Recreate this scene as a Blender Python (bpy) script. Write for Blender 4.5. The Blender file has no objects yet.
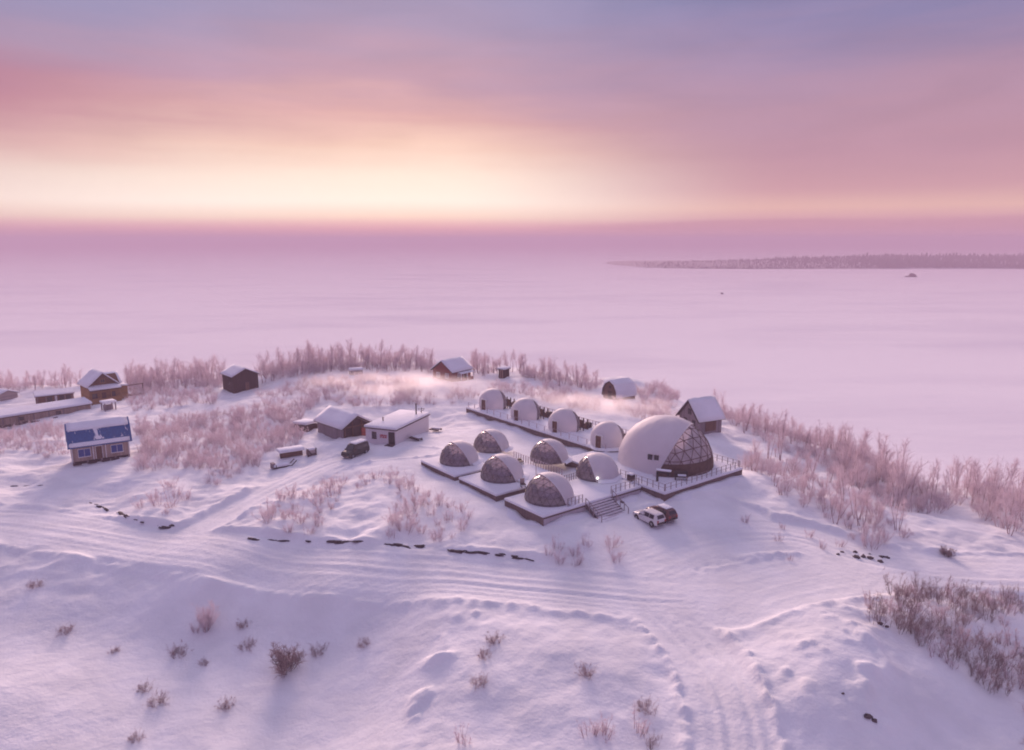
import bpy, bmesh, math, random
import numpy as np
from mathutils import Vector, Matrix, noise as mnoise

SC = bpy.context.scene
COL = SC.collection
R = math.radians
random.seed(7)

# ------------------------------------------------------------------ camera
F = 720.0                       # focal length in pixels of a 1024 wide picture
H = 33.0                        # drone height above the plateau of the camp
PITCH = math.atan((375 - 240) / F)
LAKE = -9.0
cd = bpy.data.cameras.new('camera')
cd.sensor_width = 36; cd.lens = F / 1024 * 36
cd.clip_start = 0.5; cd.clip_end = 30000
cam = bpy.data.objects.new('camera', cd); COL.objects.link(cam)
cam.location = (0, 0, H); cam.rotation_euler = (math.pi / 2 - PITCH, 0, 0)
SC.camera = cam

# ------------------------------------------------------------------ colour management / sampling
SC.view_settings.view_transform = 'Standard'
SC.view_settings.look = 'None'
SC.view_settings.gamma = 1
SC.view_settings.use_curve_mapping = False
SC.view_settings.exposure = 0.24
SC.cycles.use_denoising = True
SC.cycles.max_bounces = 8
SC.cycles.diffuse_bounces = 3
SC.cycles.glossy_bounces = 3
SC.cycles.transparent_max_bounces = 16
SC.cycles.volume_bounces = 2
SC.cycles.filter_width = 1.9

def lin(r, g, b):
    def f(c):
        c /= 255.0
        return c / 12.92 if c <= 0.04045 else ((c + 0.055) / 1.055) ** 2.4
    return (f(r), f(g), f(b), 1.0)

# ------------------------------------------------------------------ world: thin nishita dawn under a lit cloud deck
SUN_AZ = math.atan((400 - 512) / F)      # from +Y, negative = left
SUN_EL = R(16)
world = bpy.data.worlds.new('World'); SC.world = world
world.use_nodes = True
nt = world.node_tree; N = nt.nodes; L = nt.links
N.clear()
def nd(t, **kw):
    n = N.new(t)
    for k, v in kw.items(): setattr(n, k, v)
    return n
def val(n, i, v): n.inputs[i].default_value = v
def math_(op, a, b=None, clamp=False):
    n = nd('ShaderNodeMath', operation=op); n.use_clamp = clamp
    for i, q in enumerate((a, b)):
        if q is None: continue
        if isinstance(q, (int, float)): n.inputs[i].default_value = q
        else: L.new(q, n.inputs[i])
    return n.outputs[0]
def maprange(x, a, b, c=0.0, d=1.0, smooth=True):
    n = nd('ShaderNodeMapRange', interpolation_type='SMOOTHSTEP' if smooth else 'LINEAR')
    L.new(x, n.inputs[0])
    for i, q in enumerate((a, b, c, d)): n.inputs[i + 1].default_value = q
    return n.outputs[0]
def ramp(x, stops):
    n = nd('ShaderNodeValToRGB'); L.new(x, n.inputs[0]); cr = n.color_ramp
    cr.interpolation = 'EASE' if False else 'LINEAR'
    while len(cr.elements) < len(stops): cr.elements.new(0.5)
    for e, (p, c) in zip(cr.elements, stops): e.position = p; e.color = c
    return n.outputs[0]
def mixc(f, a, b):
    n = nd('ShaderNodeMix', data_type='RGBA')
    if isinstance(f, (int, float)): n.inputs[0].default_value = f
    else: L.new(f, n.inputs[0])
    L.new(a, n.inputs[6]); L.new(b, n.inputs[7])
    return n.outputs[2]
tc = nd('ShaderNodeTexCoord')
sep = nd('ShaderNodeSeparateXYZ'); L.new(tc.outputs['Generated'], sep.inputs[0])
X, Y, Z = sep.outputs
az = math_('ARCTAN2', X, Y)                                   # 0 straight ahead, + right
el = math_('MULTIPLY', math_('ARCSINE', Z), 180 / math.pi)    # degrees
# stretched cloud noise in azimuth / elevation
cmb = nd('ShaderNodeCombineXYZ')
L.new(math_('MULTIPLY', az, 2.2), cmb.inputs[0]); L.new(math_('MULTIPLY', el, 0.16), cmb.inputs[1])
nz = nd('ShaderNodeTexNoise'); L.new(cmb.outputs[0], nz.inputs[0])
val(nz, 'Scale', 1.0); val(nz, 'Detail', 5); val(nz, 'Roughness', 0.5)
cmb2 = nd('ShaderNodeCombineXYZ')
L.new(math_('MULTIPLY', az, 3.0), cmb2.inputs[0]); L.new(math_('MULTIPLY', el, 0.7), cmb2.inputs[1])
nz2 = nd('ShaderNodeTexNoise'); L.new(cmb2.outputs[0], nz2.inputs[0])
val(nz2, 'Scale', 1.0); val(nz2, 'Detail', 6); val(nz2, 'Roughness', 0.55)
amp = maprange(el, 1.5, 12)
warp = math_('ADD', math_('MULTIPLY', math_('SUBTRACT', nz.outputs[0], 0.5), 7.0),
             math_('MULTIPLY', math_('SUBTRACT', nz2.outputs[0], 0.5), 3.0))
elw = math_('ADD', el, math_('MULTIPLY', warp, amp))
elw = math_('MULTIPLY', elw, maprange(math_('ABSOLUTE', math_('SUBTRACT', az, SUN_AZ)), 0.0, 0.42, 0.90, 1.0))
E = lambda d: (d + 2) / 92.0
t = maprange(elw, -2, 90, smooth=False)
daz = math_('ABSOLUTE', math_('SUBTRACT', az, SUN_AZ))
core = ramp(t, [(0, lin(194, 150, 178)), (E(0.0), lin(202, 157, 178)), (E(0.55), lin(218, 165, 182)), (E(1.05), lin(238, 186, 190)),
                (E(1.6), (1.0, .78, .66, 1)), (E(2.6), (1.10, .96, .86, 1)), (E(4.4), (1.0, .83, .73, 1)), (E(6.2), lin(240, 204, 192)),
                (E(8.2), lin(216, 170, 174)), (E(10.5), lin(190, 154, 176)), (E(14), lin(166, 150, 182)), (E(18), lin(148, 150, 190)),
                (E(26), (.34, .31, .52, 1)), (E(45), (.42, .39, .57, 1)), (E(90), (.61, .54, .80, 1))])
side = ramp(t, [(0, lin(198, 152, 176)), (E(0.0), lin(202, 154, 177)), (E(0.9), lin(210, 158, 174)), (E(1.7), lin(222, 172, 176)),
                (E(2.3), lin(232, 186, 178)), (E(3.6), lin(208, 160, 170)), (E(6.0), lin(192, 148, 166)),
                (E(9.0), lin(180, 144, 168)), (E(12), lin(164, 140, 172)), (E(15), lin(144, 134, 174)), (E(18), lin(122, 124, 166)),
                (E(26), (.26, .25, .44, 1)), (E(45), (.40, .38, .56, 1)), (E(90), (.61, .54, .80, 1))])
rgt = maprange(math_('SUBTRACT', az, SUN_AZ), 0.06, 0.52)
lft = maprange(math_('SUBTRACT', SUN_AZ, az), 0.18, 1.0)
deck_c = mixc(math_('MAXIMUM', rgt, lft), core, side)
# left rose patch
rose = nd('ShaderNodeRGB'); rose.outputs[0].default_value = lin(178, 108, 138)
rp = math_('MULTIPLY', maprange(math_('SUBTRACT', SUN_AZ, az), 0.15, 0.55),
           math_('MULTIPLY', maprange(elw, 4.5, 8.0), maprange(elw, 13.0, 9.0)))
deck_c = mixc(math_('MULTIPLY', rp, 0.62), deck_c, rose.outputs[0])
# soft cloud texture
cmb3 = nd('ShaderNodeCombineXYZ')
L.new(math_('MULTIPLY', az, 4.5), cmb3.inputs[0]); L.new(math_('MULTIPLY', el, 0.28), cmb3.inputs[1])
nz3 = nd('ShaderNodeTexNoise'); L.new(cmb3.outputs[0], nz3.inputs[0]); val(nz3, 'Scale', 1.0); val(nz3, 'Detail', 4); val(nz3, 'Roughness', 0.5); val(nz3, 'Distortion', 0.6)
vs_ = nd('ShaderNodeVectorMath', operation='SCALE'); L.new(deck_c, vs_.inputs[0])
L.new(math_('ADD', 1.0, math_('MULTIPLY', math_('MULTIPLY', math_('SUBTRACT', nz3.outputs[0], 0.5), 0.26), maprange(el, 2.5, 8))), vs_.inputs['Scale'])
deck_c = vs_.outputs[0]
# the sky behind the camera is still night blue low down
rear = nd('ShaderNodeRGB'); rear.outputs[0].default_value = (.14, .12, .34, 1)
rf_ = math_('MULTIPLY', maprange(Y, 0.15, -0.75), maprange(el, 75, 15))
deck_c = mixc(rf_, deck_c, rear.outputs[0])
# low bank of cloud lying on the right horizon
bank = nd('ShaderNodeRGB'); bank.outputs[0].default_value = lin(204, 152, 168)
bt = math_('ADD', math_('ADD', 1.25, math_('MULTIPLY', math_('SUBTRACT', nz2.outputs[0], 0.5), 1.6)),
           math_('MULTIPLY', maprange(az, 0.05, 0.35), 0.45))
bf = math_('MULTIPLY', maprange(math_('SUBTRACT', bt, el), -0.02, 0.35), maprange(el, 0.1, 0.9))
bf = math_('MULTIPLY', bf, math_('MULTIPLY', maprange(az, 0.0, 0.22), 0.75))
deck_c = mixc(bf, deck_c, bank.outputs[0])
sky = nd('ShaderNodeTexSky', sky_type='NISHITA'); sky.sun_disc = False
sky.sun_elevation = R(5); sky.sun_rotation = SUN_AZ; sky.air_density = 1.5; sky.dust_density = 2.0
bg1 = nd('ShaderNodeBackground'); L.new(sky.outputs[0], bg1.inputs[0]); val(bg1, 1, 0.06)
bg2 = nd('ShaderNodeBackground'); L.new(deck_c, bg2.inputs[0]); val(bg2, 1, 0.89)
mx = nd('ShaderNodeMixShader'); val(mx, 0, 0.96)
L.new(bg1.outputs[0], mx.inputs[1]); L.new(bg2.outputs[0], mx.inputs[2])
wo = nd('ShaderNodeOutputWorld'); L.new(mx.outputs[0], wo.inputs[0])

sl = bpy.data.lights.new('sun', 'SUN'); sl.energy = 5.0; sl.angle = R(22); sl.color = (1.0, 0.69, 0.61)
sun = bpy.data.objects.new('sun', sl); COL.objects.link(sun)
sd = Vector((math.sin(SUN_AZ) * math.cos(SUN_EL), math.cos(SUN_AZ) * math.cos(SUN_EL), math.sin(SUN_EL)))
sun.rotation_euler = sd.to_track_quat('Z', 'Y').to_euler()
sun.location = (0, 0, 90)

# ------------------------------------------------------------------ materials
def mat(name, col, rough=0.7, metal=0.0, bump=0.0, bscale=8.0, var=0.0, vscale=4.0, spec=0.3, stretch=None):
    m = bpy.data.materials.new(name); m.use_nodes = True
    t = m.node_tree; b = t.nodes['Principled BSDF']
    b.inputs['Roughness'].default_value = rough; b.inputs['Metallic'].default_value = metal
    b.inputs['Specular IOR Level'].default_value = spec
    c4 = (*col, 1.0); b.inputs['Base Color'].default_value = c4
    co = t.nodes.new('ShaderNodeTexCoord'); src = co.outputs['Object']
    if stretch:
        mp = t.nodes.new('ShaderNodeMapping'); mp.inputs['Scale'].default_value = stretch
        t.links.new(src, mp.inputs[0]); src = mp.outputs[0]
    if var:
        n = t.nodes.new('ShaderNodeTexNoise'); n.inputs['Scale'].default_value = vscale; n.inputs['Detail'].default_value = 5
        t.links.new(src, n.inputs[0])
        mr = t.nodes.new('ShaderNodeMapRange'); mr.inputs[1].default_value = .3; mr.inputs[2].default_value = .7
        mr.inputs[3].default_value = 1 - var; mr.inputs[4].default_value = 1 + var
        t.links.new(n.outputs[0], mr.inputs[0])
        mm = t.nodes.new('ShaderNodeVectorMath'); mm.operation = 'SCALE'; mm.inputs[0].default_value = col
        t.links.new(mr.outputs[0], mm.inputs['Scale']); t.links.new(mm.outputs[0], b.inputs['Base Color'])
    if bump:
        n2 = t.nodes.new('ShaderNodeTexNoise'); n2.inputs['Scale'].default_value = bscale; n2.inputs['Detail'].default_value = 6
        t.links.new(src, n2.inputs[0])
        bp = t.nodes.new('ShaderNodeBump'); bp.inputs['Strength'].default_value = bump; bp.inputs['Distance'].default_value = 0.1
        t.links.new(n2.outputs[0], bp.inputs['Height']); t.links.new(bp.outputs[0], b.inputs['Normal'])
    return m

def boards(name, col, pitch=0.2, axis=2, rough=0.8, var=0.35):
    """timber boarding: thin dark joints plus board to board variation"""
    m = bpy.data.materials.new(name); m.use_nodes = True
    t = m.node_tree; b = t.nodes['Principled BSDF']; b.inputs['Roughness'].default_value = rough
    b.inputs['Specular IOR Level'].default_value = 0.2
    co = t.nodes.new('ShaderNodeTexCoord'); sp = t.nodes.new('ShaderNodeSeparateXYZ'); t.links.new(co.outputs['Object'], sp.inputs[0])
    def M(op, a, c=None):
        n = t.nodes.new('ShaderNodeMath'); n.operation = op
        for i, q in enumerate((a, c)):
            if q is None: continue
            if isinstance(q, (int, float)): n.inputs[i].default_value = q
            else: t.links.new(q, n.inputs[i])
        return n.outputs[0]
    src = sp.outputs[2] if axis == 2 else M('ADD', sp.outputs[0], sp.outputs[1])
    s = M('DIVIDE', src, pitch)
    fl = M('FLOOR', s); fr = M('FRACT', s)
    wn = t.nodes.new('ShaderNodeTexWhiteNoise'); wn.noise_dimensions = '1D'; t.links.new(fl, wn.inputs['W'])
    nz = t.nodes.new('ShaderNodeTexNoise'); nz.inputs['Scale'].default_value = 2.5; nz.inputs['Detail'].default_value = 5
    t.links.new(co.outputs['Object'], nz.inputs[0])
    k = M('ADD', M('MULTIPLY', wn.outputs[0], var), M('MULTIPLY', nz.outputs[0], var))
    k = M('ADD', k, 1 - var)
    joint = M('GREATER_THAN', fr, 0.12); k = M('MULTIPLY', k, M('ADD', M('MULTIPLY', joint, 0.5), 0.5))
    mm = t.nodes.new('ShaderNodeVectorMath'); mm.operation = 'SCALE'; mm.inputs[0].default_value = col
    t.links.new(k, mm.inputs['Scale']); t.links.new(mm.outputs[0], b.inputs['Base Color'])
    return m

def snow_mat(name, col=(0.84, 0.83, 0.86), fine=0.25):
    m = bpy.data.materials.new(name); m.use_nodes = True
    t = m.node_tree; b = t.nodes['Principled BSDF']; b.inputs['Roughness'].default_value = 0.95
    b.inputs['Specular IOR Level'].default_value = 0.05
    b.inputs['Base Color'].default_value = (*col, 1)
    g = t.nodes.new('ShaderNodeNewGeometry')
    def nz(scale, det):
        n = t.nodes.new('ShaderNodeTexNoise'); n.inputs['Scale'].default_value = scale; n.inputs['Detail'].default_value = det
        t.links.new(g.outputs['Position'], n.inputs[0]); return n.outputs[0]
    a1, a2 = nz(0.9, 5), nz(3.2, 2)
    ad = t.nodes.new('ShaderNodeMath'); ad.operation = 'MULTIPLY_ADD'; ad.inputs[1].default_value = 0.3
    t.links.new(a2, ad.inputs[0]); t.links.new(a1, ad.inputs[2])
    bp = t.nodes.new('ShaderNodeBump'); bp.inputs['Strength'].default_value = fine; bp.inputs['Distance'].default_value = 0.5
    t.links.new(ad.outputs[0], bp.inputs['Height']); t.links.new(bp.outputs[0], b.inputs['Normal'])
    # faint crust / powder variation of the snow itself
    mr = t.nodes.new('ShaderNodeMapRange'); mr.inputs[1].default_value = .35; mr.inputs[2].default_value = .65
    mr.inputs[3].default_value = 0.93; mr.inputs[4].default_value = 1.04
    t.links.new(nz(0.22, 7), mr.inputs[0])
    mm = t.nodes.new('ShaderNodeVectorMath'); mm.operation = 'SCALE'; mm.inputs[0].default_value = col
    t.links.new(mr.outputs[0], mm.inputs['Scale']); t.links.new(mm.outputs[0], b.inputs['Base Color'])
    return m

def glass_mat(name, tint, body, gloss=0.25, milky=0.25):
    m = bpy.data.materials.new(name); m.use_nodes = True
    t = m.node_tree; t.nodes.clear()
    o = t.nodes.new('ShaderNodeOutputMaterial')
    tr = t.nodes.new('ShaderNodeBsdfTransparent'); tr.inputs[0].default_value = (*tint, 1)
    df = t.nodes.new('ShaderNodeBsdfDiffuse'); df.inputs[0].default_value = (*body, 1)
    gl = t.nodes.new('ShaderNodeBsdfGlossy'); gl.inputs['Roughness'].default_value = 0.28
    m1 = t.nodes.new('ShaderNodeMixShader')
    co = t.nodes.new('ShaderNodeTexCoord'); fz = t.nodes.new('ShaderNodeTexNoise'); fz.inputs['Scale'].default_value = 1.3; fz.inputs['Detail'].default_value = 6
    t.links.new(co.outputs['Object'], fz.inputs[0])
    fm_ = t.nodes.new('ShaderNodeMapRange'); fm_.inputs[1].default_value = .35; fm_.inputs[2].default_value = .65; fm_.inputs[3].default_value = milky * .82; fm_.inputs[4].default_value = min(1, milky * 1.2)
    t.links.new(fz.outputs[0], fm_.inputs[0]); t.links.new(fm_.outputs[0], m1.inputs[0])
    t.links.new(tr.outputs[0], m1.inputs[1]); t.links.new(df.outputs[0], m1.inputs[2])
    lw = t.nodes.new('ShaderNodeLayerWeight'); lw.inputs[0].default_value = gloss
    m2 = t.nodes.new('ShaderNodeMixShader'); t.links.new(lw.outputs['Fresnel'], m2.inputs[0])
    t.links.new(m1.outputs[0], m2.inputs[1]); t.links.new(gl.outputs[0], m2.inputs[2])
    t.links.new(m2.outputs[0], o.inputs[0])
    return m

def fabric(name, col, through):
    m = mat(name, col, 0.6, bump=0.08, bscale=1.6, var=0.05, vscale=0.7); t = m.node_tree
    o = t.nodes['Material Output']; b = t.nodes['Principled BSDF']
    tl = t.nodes.new('ShaderNodeBsdfTranslucent'); tl.inputs[0].default_value = (*col, 1)
    mxs = t.nodes.new('ShaderNodeMixShader'); mxs.inputs[0].default_value = through
    t.links.new(b.outputs[0], mxs.inputs[1]); t.links.new(tl.outputs[0], mxs.inputs[2]); t.links.new(mxs.outputs[0], o.inputs[0])
    return m
M = {}
M['snow'] = snow_mat('snow_ground', (0.87, 0.86, 0.87), 0.24)
M['roof_snow'] = snow_mat('snow_roof', (0.82, 0.82, 0.87), 0.2)
M['soil'] = mat('frozen_soil', (0.055, 0.04, 0.045), 0.95, bump=0.8, bscale=3, var=0.4)
M['rock'] = mat('dark_rock', (0.10, 0.075, 0.08), 0.9, bump=0.8, bscale=4, var=0.4)
M['stem'] = mat('frosted_bark', (0.46, 0.34, 0.36), 0.9, var=0.25, vscale=2)
M['twig'] = fabric('hoar_frost_twig', (0.90, 0.80, 0.84), .5)
TW = lambda name, col, thr: fabric(name, col, thr)
M['stem_dark'] = mat('dark_bark', (0.17, 0.11, 0.115), 0.9, var=0.25, vscale=2)
M['twig_dark'] = fabric('brown_twig', (0.46, 0.33, 0.345), .35)
M['brown_dark'] = boards('dark_brown_boards', (0.045, 0.022, 0.020), 0.18, 0)
M['brown'] = boards('brown_boards', (0.16, 0.085, 0.06), 0.18, 0)
M['log'] = boards('log_wall', (0.32, 0.165, 0.06), 0.24, 2)
M['log_dark'] = boards('log_gable', (0.16, 0.075, 0.035), 0.2, 2)
M['red'] = boards('red_brown_boards', (0.27, 0.060, 0.048), 0.16, 2)
M['beige'] = boards('beige_boards', (0.40, 0.29, 0.24), 0.2, 0)
M['grey_wood'] = boards('grey_boards', (0.26, 0.21, 0.23), 0.2, 0)
M['pale_wood'] = boards('pale_boards', (0.42, 0.33, 0.32), 0.22, 2)
M['white_wall'] = mat('white_panel', (0.70, 0.64, 0.66), 0.6, var=0.06)
M['white_paint'] = mat('white_paint', (0.78, 0.75, 0.76), 0.5, var=0.05)
M['dark_frame'] = mat('dark_timber', (0.045, 0.028, 0.03), 0.7, var=0.3)
M['skirt'] = boards('deck_skirting', (0.17, 0.12, 0.11), 0.16, 0)
M['blue'] = mat('blue_metal', (0.02, 0.10, 0.28), 0.45, var=0.2)
M['blue_win'] = mat('blue_shutter', (0.015, 0.06, 0.26), 0.5, var=0.2)
M['win'] = mat('window_glass', (0.03, 0.03, 0.04), 0.08, spec=0.6)
M['win_pale'] = mat('frosted_pane', (0.42, 0.32, 0.32), 0.15, spec=0.5, var=0.1)
M['cover'] = mat('white_dome_fabric', (0.84, 0.80, 0.83), 0.55, bump=0.10, bscale=1.6, var=0.04, vscale=0.7)
M['lining'] = fabric('grey_lining', (0.68, 0.59, 0.63), .35)
M['lining_big'] = fabric('pale_lining', (0.86, 0.77, 0.79), .42)
M['cover'] = fabric('white_dome_fabric', (0.93, 0.90, 0.92), .46)
M['dome_glass'] = glass_mat('clear_dome_vinyl', (0.88, 0.84, 0.88), (0.56, 0.48, 0.53), 0.42, 0.32)
M['big_glass'] = glass_mat('hall_glazing', (0.93, 0.90, 0.91), (0.86, 0.76, 0.78), 0.34, 0.42)
M['strut'] = mat('grey_strut', (0.11, 0.085, 0.095), 0.5)
M['strut_big'] = mat('brown_strut', (0.13, 0.08, 0.075), 0.6, var=0.2)
M['base_band'] = mat('brown_base_wall', (0.10, 0.06, 0.045), 0.8, var=0.35, vscale=1.2)
M['post'] = mat('grey_post', (0.30, 0.24, 0.25), 0.7)
M['skirt_pale'] = boards('frosted_skirting', (0.52, 0.46, 0.50), 0.16, 0, var=.15)
M['post_frost'] = mat('frosted_post', (0.52, 0.43, 0.46), 0.8)
M['step'] = mat('snowy_tread', (0.66, 0.60, 0.64), 0.8, var=0.12, bump=0.3)
M['car_white'] = mat('white_car_paint', (0.70, 0.66, 0.66), 0.25, spec=0.5)
M['car_brown'] = mat('maroon_car_paint', (0.13, 0.05, 0.05), 0.3, spec=0.5, var=0.15)
M['car_black'] = mat('black_van_paint', (0.022, 0.024, 0.020), 0.3, spec=0.5)
M['tyre'] = mat('tyre_rubber', (0.02, 0.02, 0.02), 0.9)
M['rim'] = mat('alloy_rim', (0.35, 0.34, 0.35), 0.35, metal=0.8)
M['taillight'] = mat('red_lens', (0.35, 0.03, 0.03), 0.2, spec=0.6)
M['headlight'] = mat('clear_lens', (0.75, 0.72, 0.66), 0.15, spec=0.6)
M['plastic'] = mat('black_plastic', (0.03, 0.03, 0.03), 0.6)
M['sign_red'] = mat('red_sign_paint', (0.45, 0.05, 0.06), 0.6)
M['metal'] = mat('galvanised_metal', (0.22, 0.20, 0.21), 0.5, metal=0.4)
M['cloth'] = mat('bed_linen', (0.55, 0.48, 0.50), 0.9)
lamp_m = bpy.data.materials.new('lamp_glow'); lamp_m.use_nodes = True
_b = lamp_m.node_tree.nodes['Principled BSDF']; _b.inputs['Base Color'].default_value = (.9, .85, .75, 1)
_b.inputs['Emission Color'].default_value = (1, .93, .82, 1); _b.inputs['Emission Strength'].default_value = 2.5
M['lamp'] = lamp_m

# ------------------------------------------------------------------ pixels <-> ground
def ray(px, py):
    u = (px - 512) / F; v = -(py - 375) / F
    c, s = math.cos(PITCH), math.sin(PITCH)
    return np.array([u, c + v * s, -s + v * c])
def at_z(px, py, z):
    d = ray(px, py); k = (z - H) / d[2]
    return np.array([d[0] * k, d[1] * k, z])

# ------------------------------------------------------------------ terrain height
CP = [ # pixel x, pixel y, height
 (560,470,.1),(660,500,-.2),(700,470,-.2),(620,430,.2),(540,410,.4),(480,400,.6),(430,430,.2),(360,452,0),(300,460,-.4),
 (440,480,-.1),(500,500,-.4),(545,520,-.5),(600,520,-.7),(650,525,-.9),(740,500,-1.0),(760,470,-1.6),
 (300,500,-.6),(400,515,-.5),(280,530,-1.1),(400,540,-1.0),(500,548,-1.1),(560,555,-1.2),
 (421,464,.65),(455,480,.6),(492,497,.5),(507,503,.35),(540,527,-.05),(565,522,.3),(600,512,.2),(640,490,.4),(667,498,.45),(705,485,.6),(748,472,.5),
 (60,470,-1.2),(130,480,-1.2),(200,470,-.9),(200,430,-.7),(120,430,-1.4),(20,430,-1.8),(40,500,-2.2),(120,512,-1.7),(180,520,-1.8),
 (0,520,-2.6),(150,545,-2.4),(300,555,-2.2),(400,568,-2.1),(500,575,-2.0),(600,585,-2.0),(700,600,-2.2),(650,560,-1.6),(750,560,-1.9),(850,545,-2.3),
 (0,560,-2.9),(100,572,-2.7),(200,582,-2.6),(320,594,-2.6),(430,602,-2.5),
 (40,596,-3.9),(100,600,-4.3),(200,607,-4.7),(320,615,-4.7),(400,616,-3.8),
 (60,640,-5.6),(150,640,-6.0),(240,640,-6.0),(320,640,-5.6),(400,632,-4.2),(0,620,-5.0),
 (0,690,-5.6),(100,700,-6.6),(200,720,-7.2),(300,700,-7.0),(370,700,-6.4),(330,745,-7.4),(400,745,-5.2),
 (470,612,-2.4),(440,660,-3.6),(425,700,-4.4),(520,620,-2.3),(580,620,-2.3),(520,680,-3.0),(620,680,-2.9),(560,745,-3.8),(660,740,-3.7),
 (690,650,-2.9),(730,650,-2.8),(720,745,-3.8),(760,640,-2.6),(760,745,-3.6),
 (800,640,-1.6),(850,640,-1.4),(820,700,-2.2),(830,745,-3.4),(900,660,-2.8),(960,640,-3.4),(1000,690,-4.6),(940,740,-5.2),(1020,745,-5.6),
 (860,590,-2.2),(900,600,-2.6),(960,590,-3.0),(1020,590,-3.4),(950,560,-3.0),(1020,560,-3.6),
 (850,500,-2.2),(800,480,-1.9),(900,520,-3.0),(960,520,-4.2),(1020,520,-4.8),(900,490,-4.2),(960,495,-5.2),(1020,500,-5.8),
 (820,455,-3.2),(760,430,-2.0),(880,470,-4.8),
 (700,420,-.8),(700,400,-1.0),(650,390,-.4),(600,388,.2),(540,380,.8),(470,372,1.2),(400,366,1.6),(340,366,1.8),(290,374,1.0),(230,384,-.6),
 (300,400,.6),(350,390,1.2),(420,400,.7),(130,388,-2.0),(60,392,-2.6),(0,396,-3.0),(-60,396,-3.4),(-80,450,-2.6),(-100,520,-3.2),(-100,620,-5.4),(-60,720,-6.2),
 (1080,560,-4.4),(1100,640,-5.0),(1100,740,-6.0)]
_P = np.array([at_z(*c) for c in CP])
_extra = np.array([[-60,25,-8.],[0,25,-5.],[50,25,-5.5],[-60,-40,-8.],[0,-40,-6.],[60,-40,-6.5],[-150,40,-6.],[-150,-60,-7.],[120,40,-6.],[120,-60,-7.],[-170,120,-4.],[110,90,-6.]])
_P = np.vstack([_P, _extra])
def _k(r2): return 0.5 * r2 * np.log(r2 + 1e-9)
def _tps_fit(P, lam=10.0):
    n = len(P); d2 = ((P[:, None, :2] - P[None, :, :2]) ** 2).sum(-1)
    A = np.zeros((n + 3, n + 3)); A[:n, :n] = _k(d2) + lam * np.eye(n)
    A[:n, n] = 1; A[:n, n + 1:] = P[:, :2]; A[n, :n] = 1; A[n + 1:, :n] = P[:, :2].T
    b = np.zeros(n + 3); b[:n] = P[:, 2]
    return np.linalg.solve(A, b)
_W = _tps_fit(_P)
def _tps(x, y):
    x = np.asarray(x, float); y = np.asarray(y, float)
    out = _W[-3] + _W[-2] * x + _W[-1] * y
    for i in range(len(_P)):
        out = out + _W[i] * _k((x - _P[i, 0]) ** 2 + (y - _P[i, 1]) ** 2)
    return np.clip(out, -8.6, 3.5)

def _hash(ix, iy, s):
    n = (ix * 374761393 + iy * 668265263 + s * 1442695041) & 0x7fffffff
    n = ((n ^ (n >> 13)) * 1274126177) & 0x7fffffff
    return ((n ^ (n >> 16)) & 0xffff) / 65535.0
def vnoise(x, y, s=0):
    x = np.asarray(x, float); y = np.asarray(y, float)
    ix = np.floor(x).astype(np.int64); iy = np.floor(y).astype(np.int64)
    fx = x - ix; fy = y - iy
    fx = fx * fx * fx * (fx * (fx * 6 - 15) + 10); fy = fy * fy * fy * (fy * (fy * 6 - 15) + 10)
    a = _hash(ix, iy, s); b = _hash(ix + 1, iy, s); c = _hash(ix, iy + 1, s); d = _hash(ix + 1, iy + 1, s)
    return (a + (b - a) * fx) * (1 - fy) + (c + (d - c) * fx) * fy
def fbm(x, y, s=0, o=4):
    t = 0; a = 0.5; tot = 0
    for i in range(o):
        t = t + a * vnoise(x * 2 ** i + 17.3 * i, y * 2 ** i - 9.1 * i, s + i); tot += a; a *= 0.5
    return t / tot - 0.5

# ridge line of the island (pixels, height there) pushed outward gives the shore
RIDGE = [(-60,392,-3.3),(0,393,-3),(60,388,-2.6),(130,385,-2),(220,380,-.8),(270,372,.6),(340,361,1.6),(400,361,1.6),(470,365,1.2),(540,374,.8),
         (600,381,.2),(650,386,-.5),(700,395,-1),(760,416,-2),(830,442,-3.6),(900,462,-4.6),(960,478,-5.4),(1024,492,-5.8),(1090,508,-6.2)]
SH = []
for c in RIDGE:
    p = at_z(*c)[:2]; d = np.linalg.norm(p); push = 16 if c[0] > 720 else 26
    SH.append(p * (d + push) / d)
SH = [np.array([-285., 60.]), np.array([-230., 150.])] + SH + [np.array([150., 70.]), np.array([190., 0.]), np.array([190., -130.]), np.array([-285., -130.])]
SH = np.array(SH)
def shore_sd(x, y):
    """distance to the shore polygon, positive inside"""
    x = np.asarray(x, float); y = np.asarray(y, float)
    d = np.full(x.shape, 1e9); ins = np.zeros(x.shape, bool)
    n = len(SH)
    for i in range(n):
        a = SH[i]; b = SH[(i + 1) % n]; e = b - a
        t = np.clip(((x - a[0]) * e[0] + (y - a[1]) * e[1]) / (e @ e), 0, 1)
        d = np.minimum(d, np.hypot(x - a[0] - t * e[0], y - a[1] - t * e[1]))
        c = ((a[1] > y) != (b[1] > y)) & (x < (b[0] - a[0]) * (y - a[1]) / (b[1] - a[1] + 1e-12) + a[0])
        ins ^= c
    return np.where(ins, d, -d)

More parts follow.
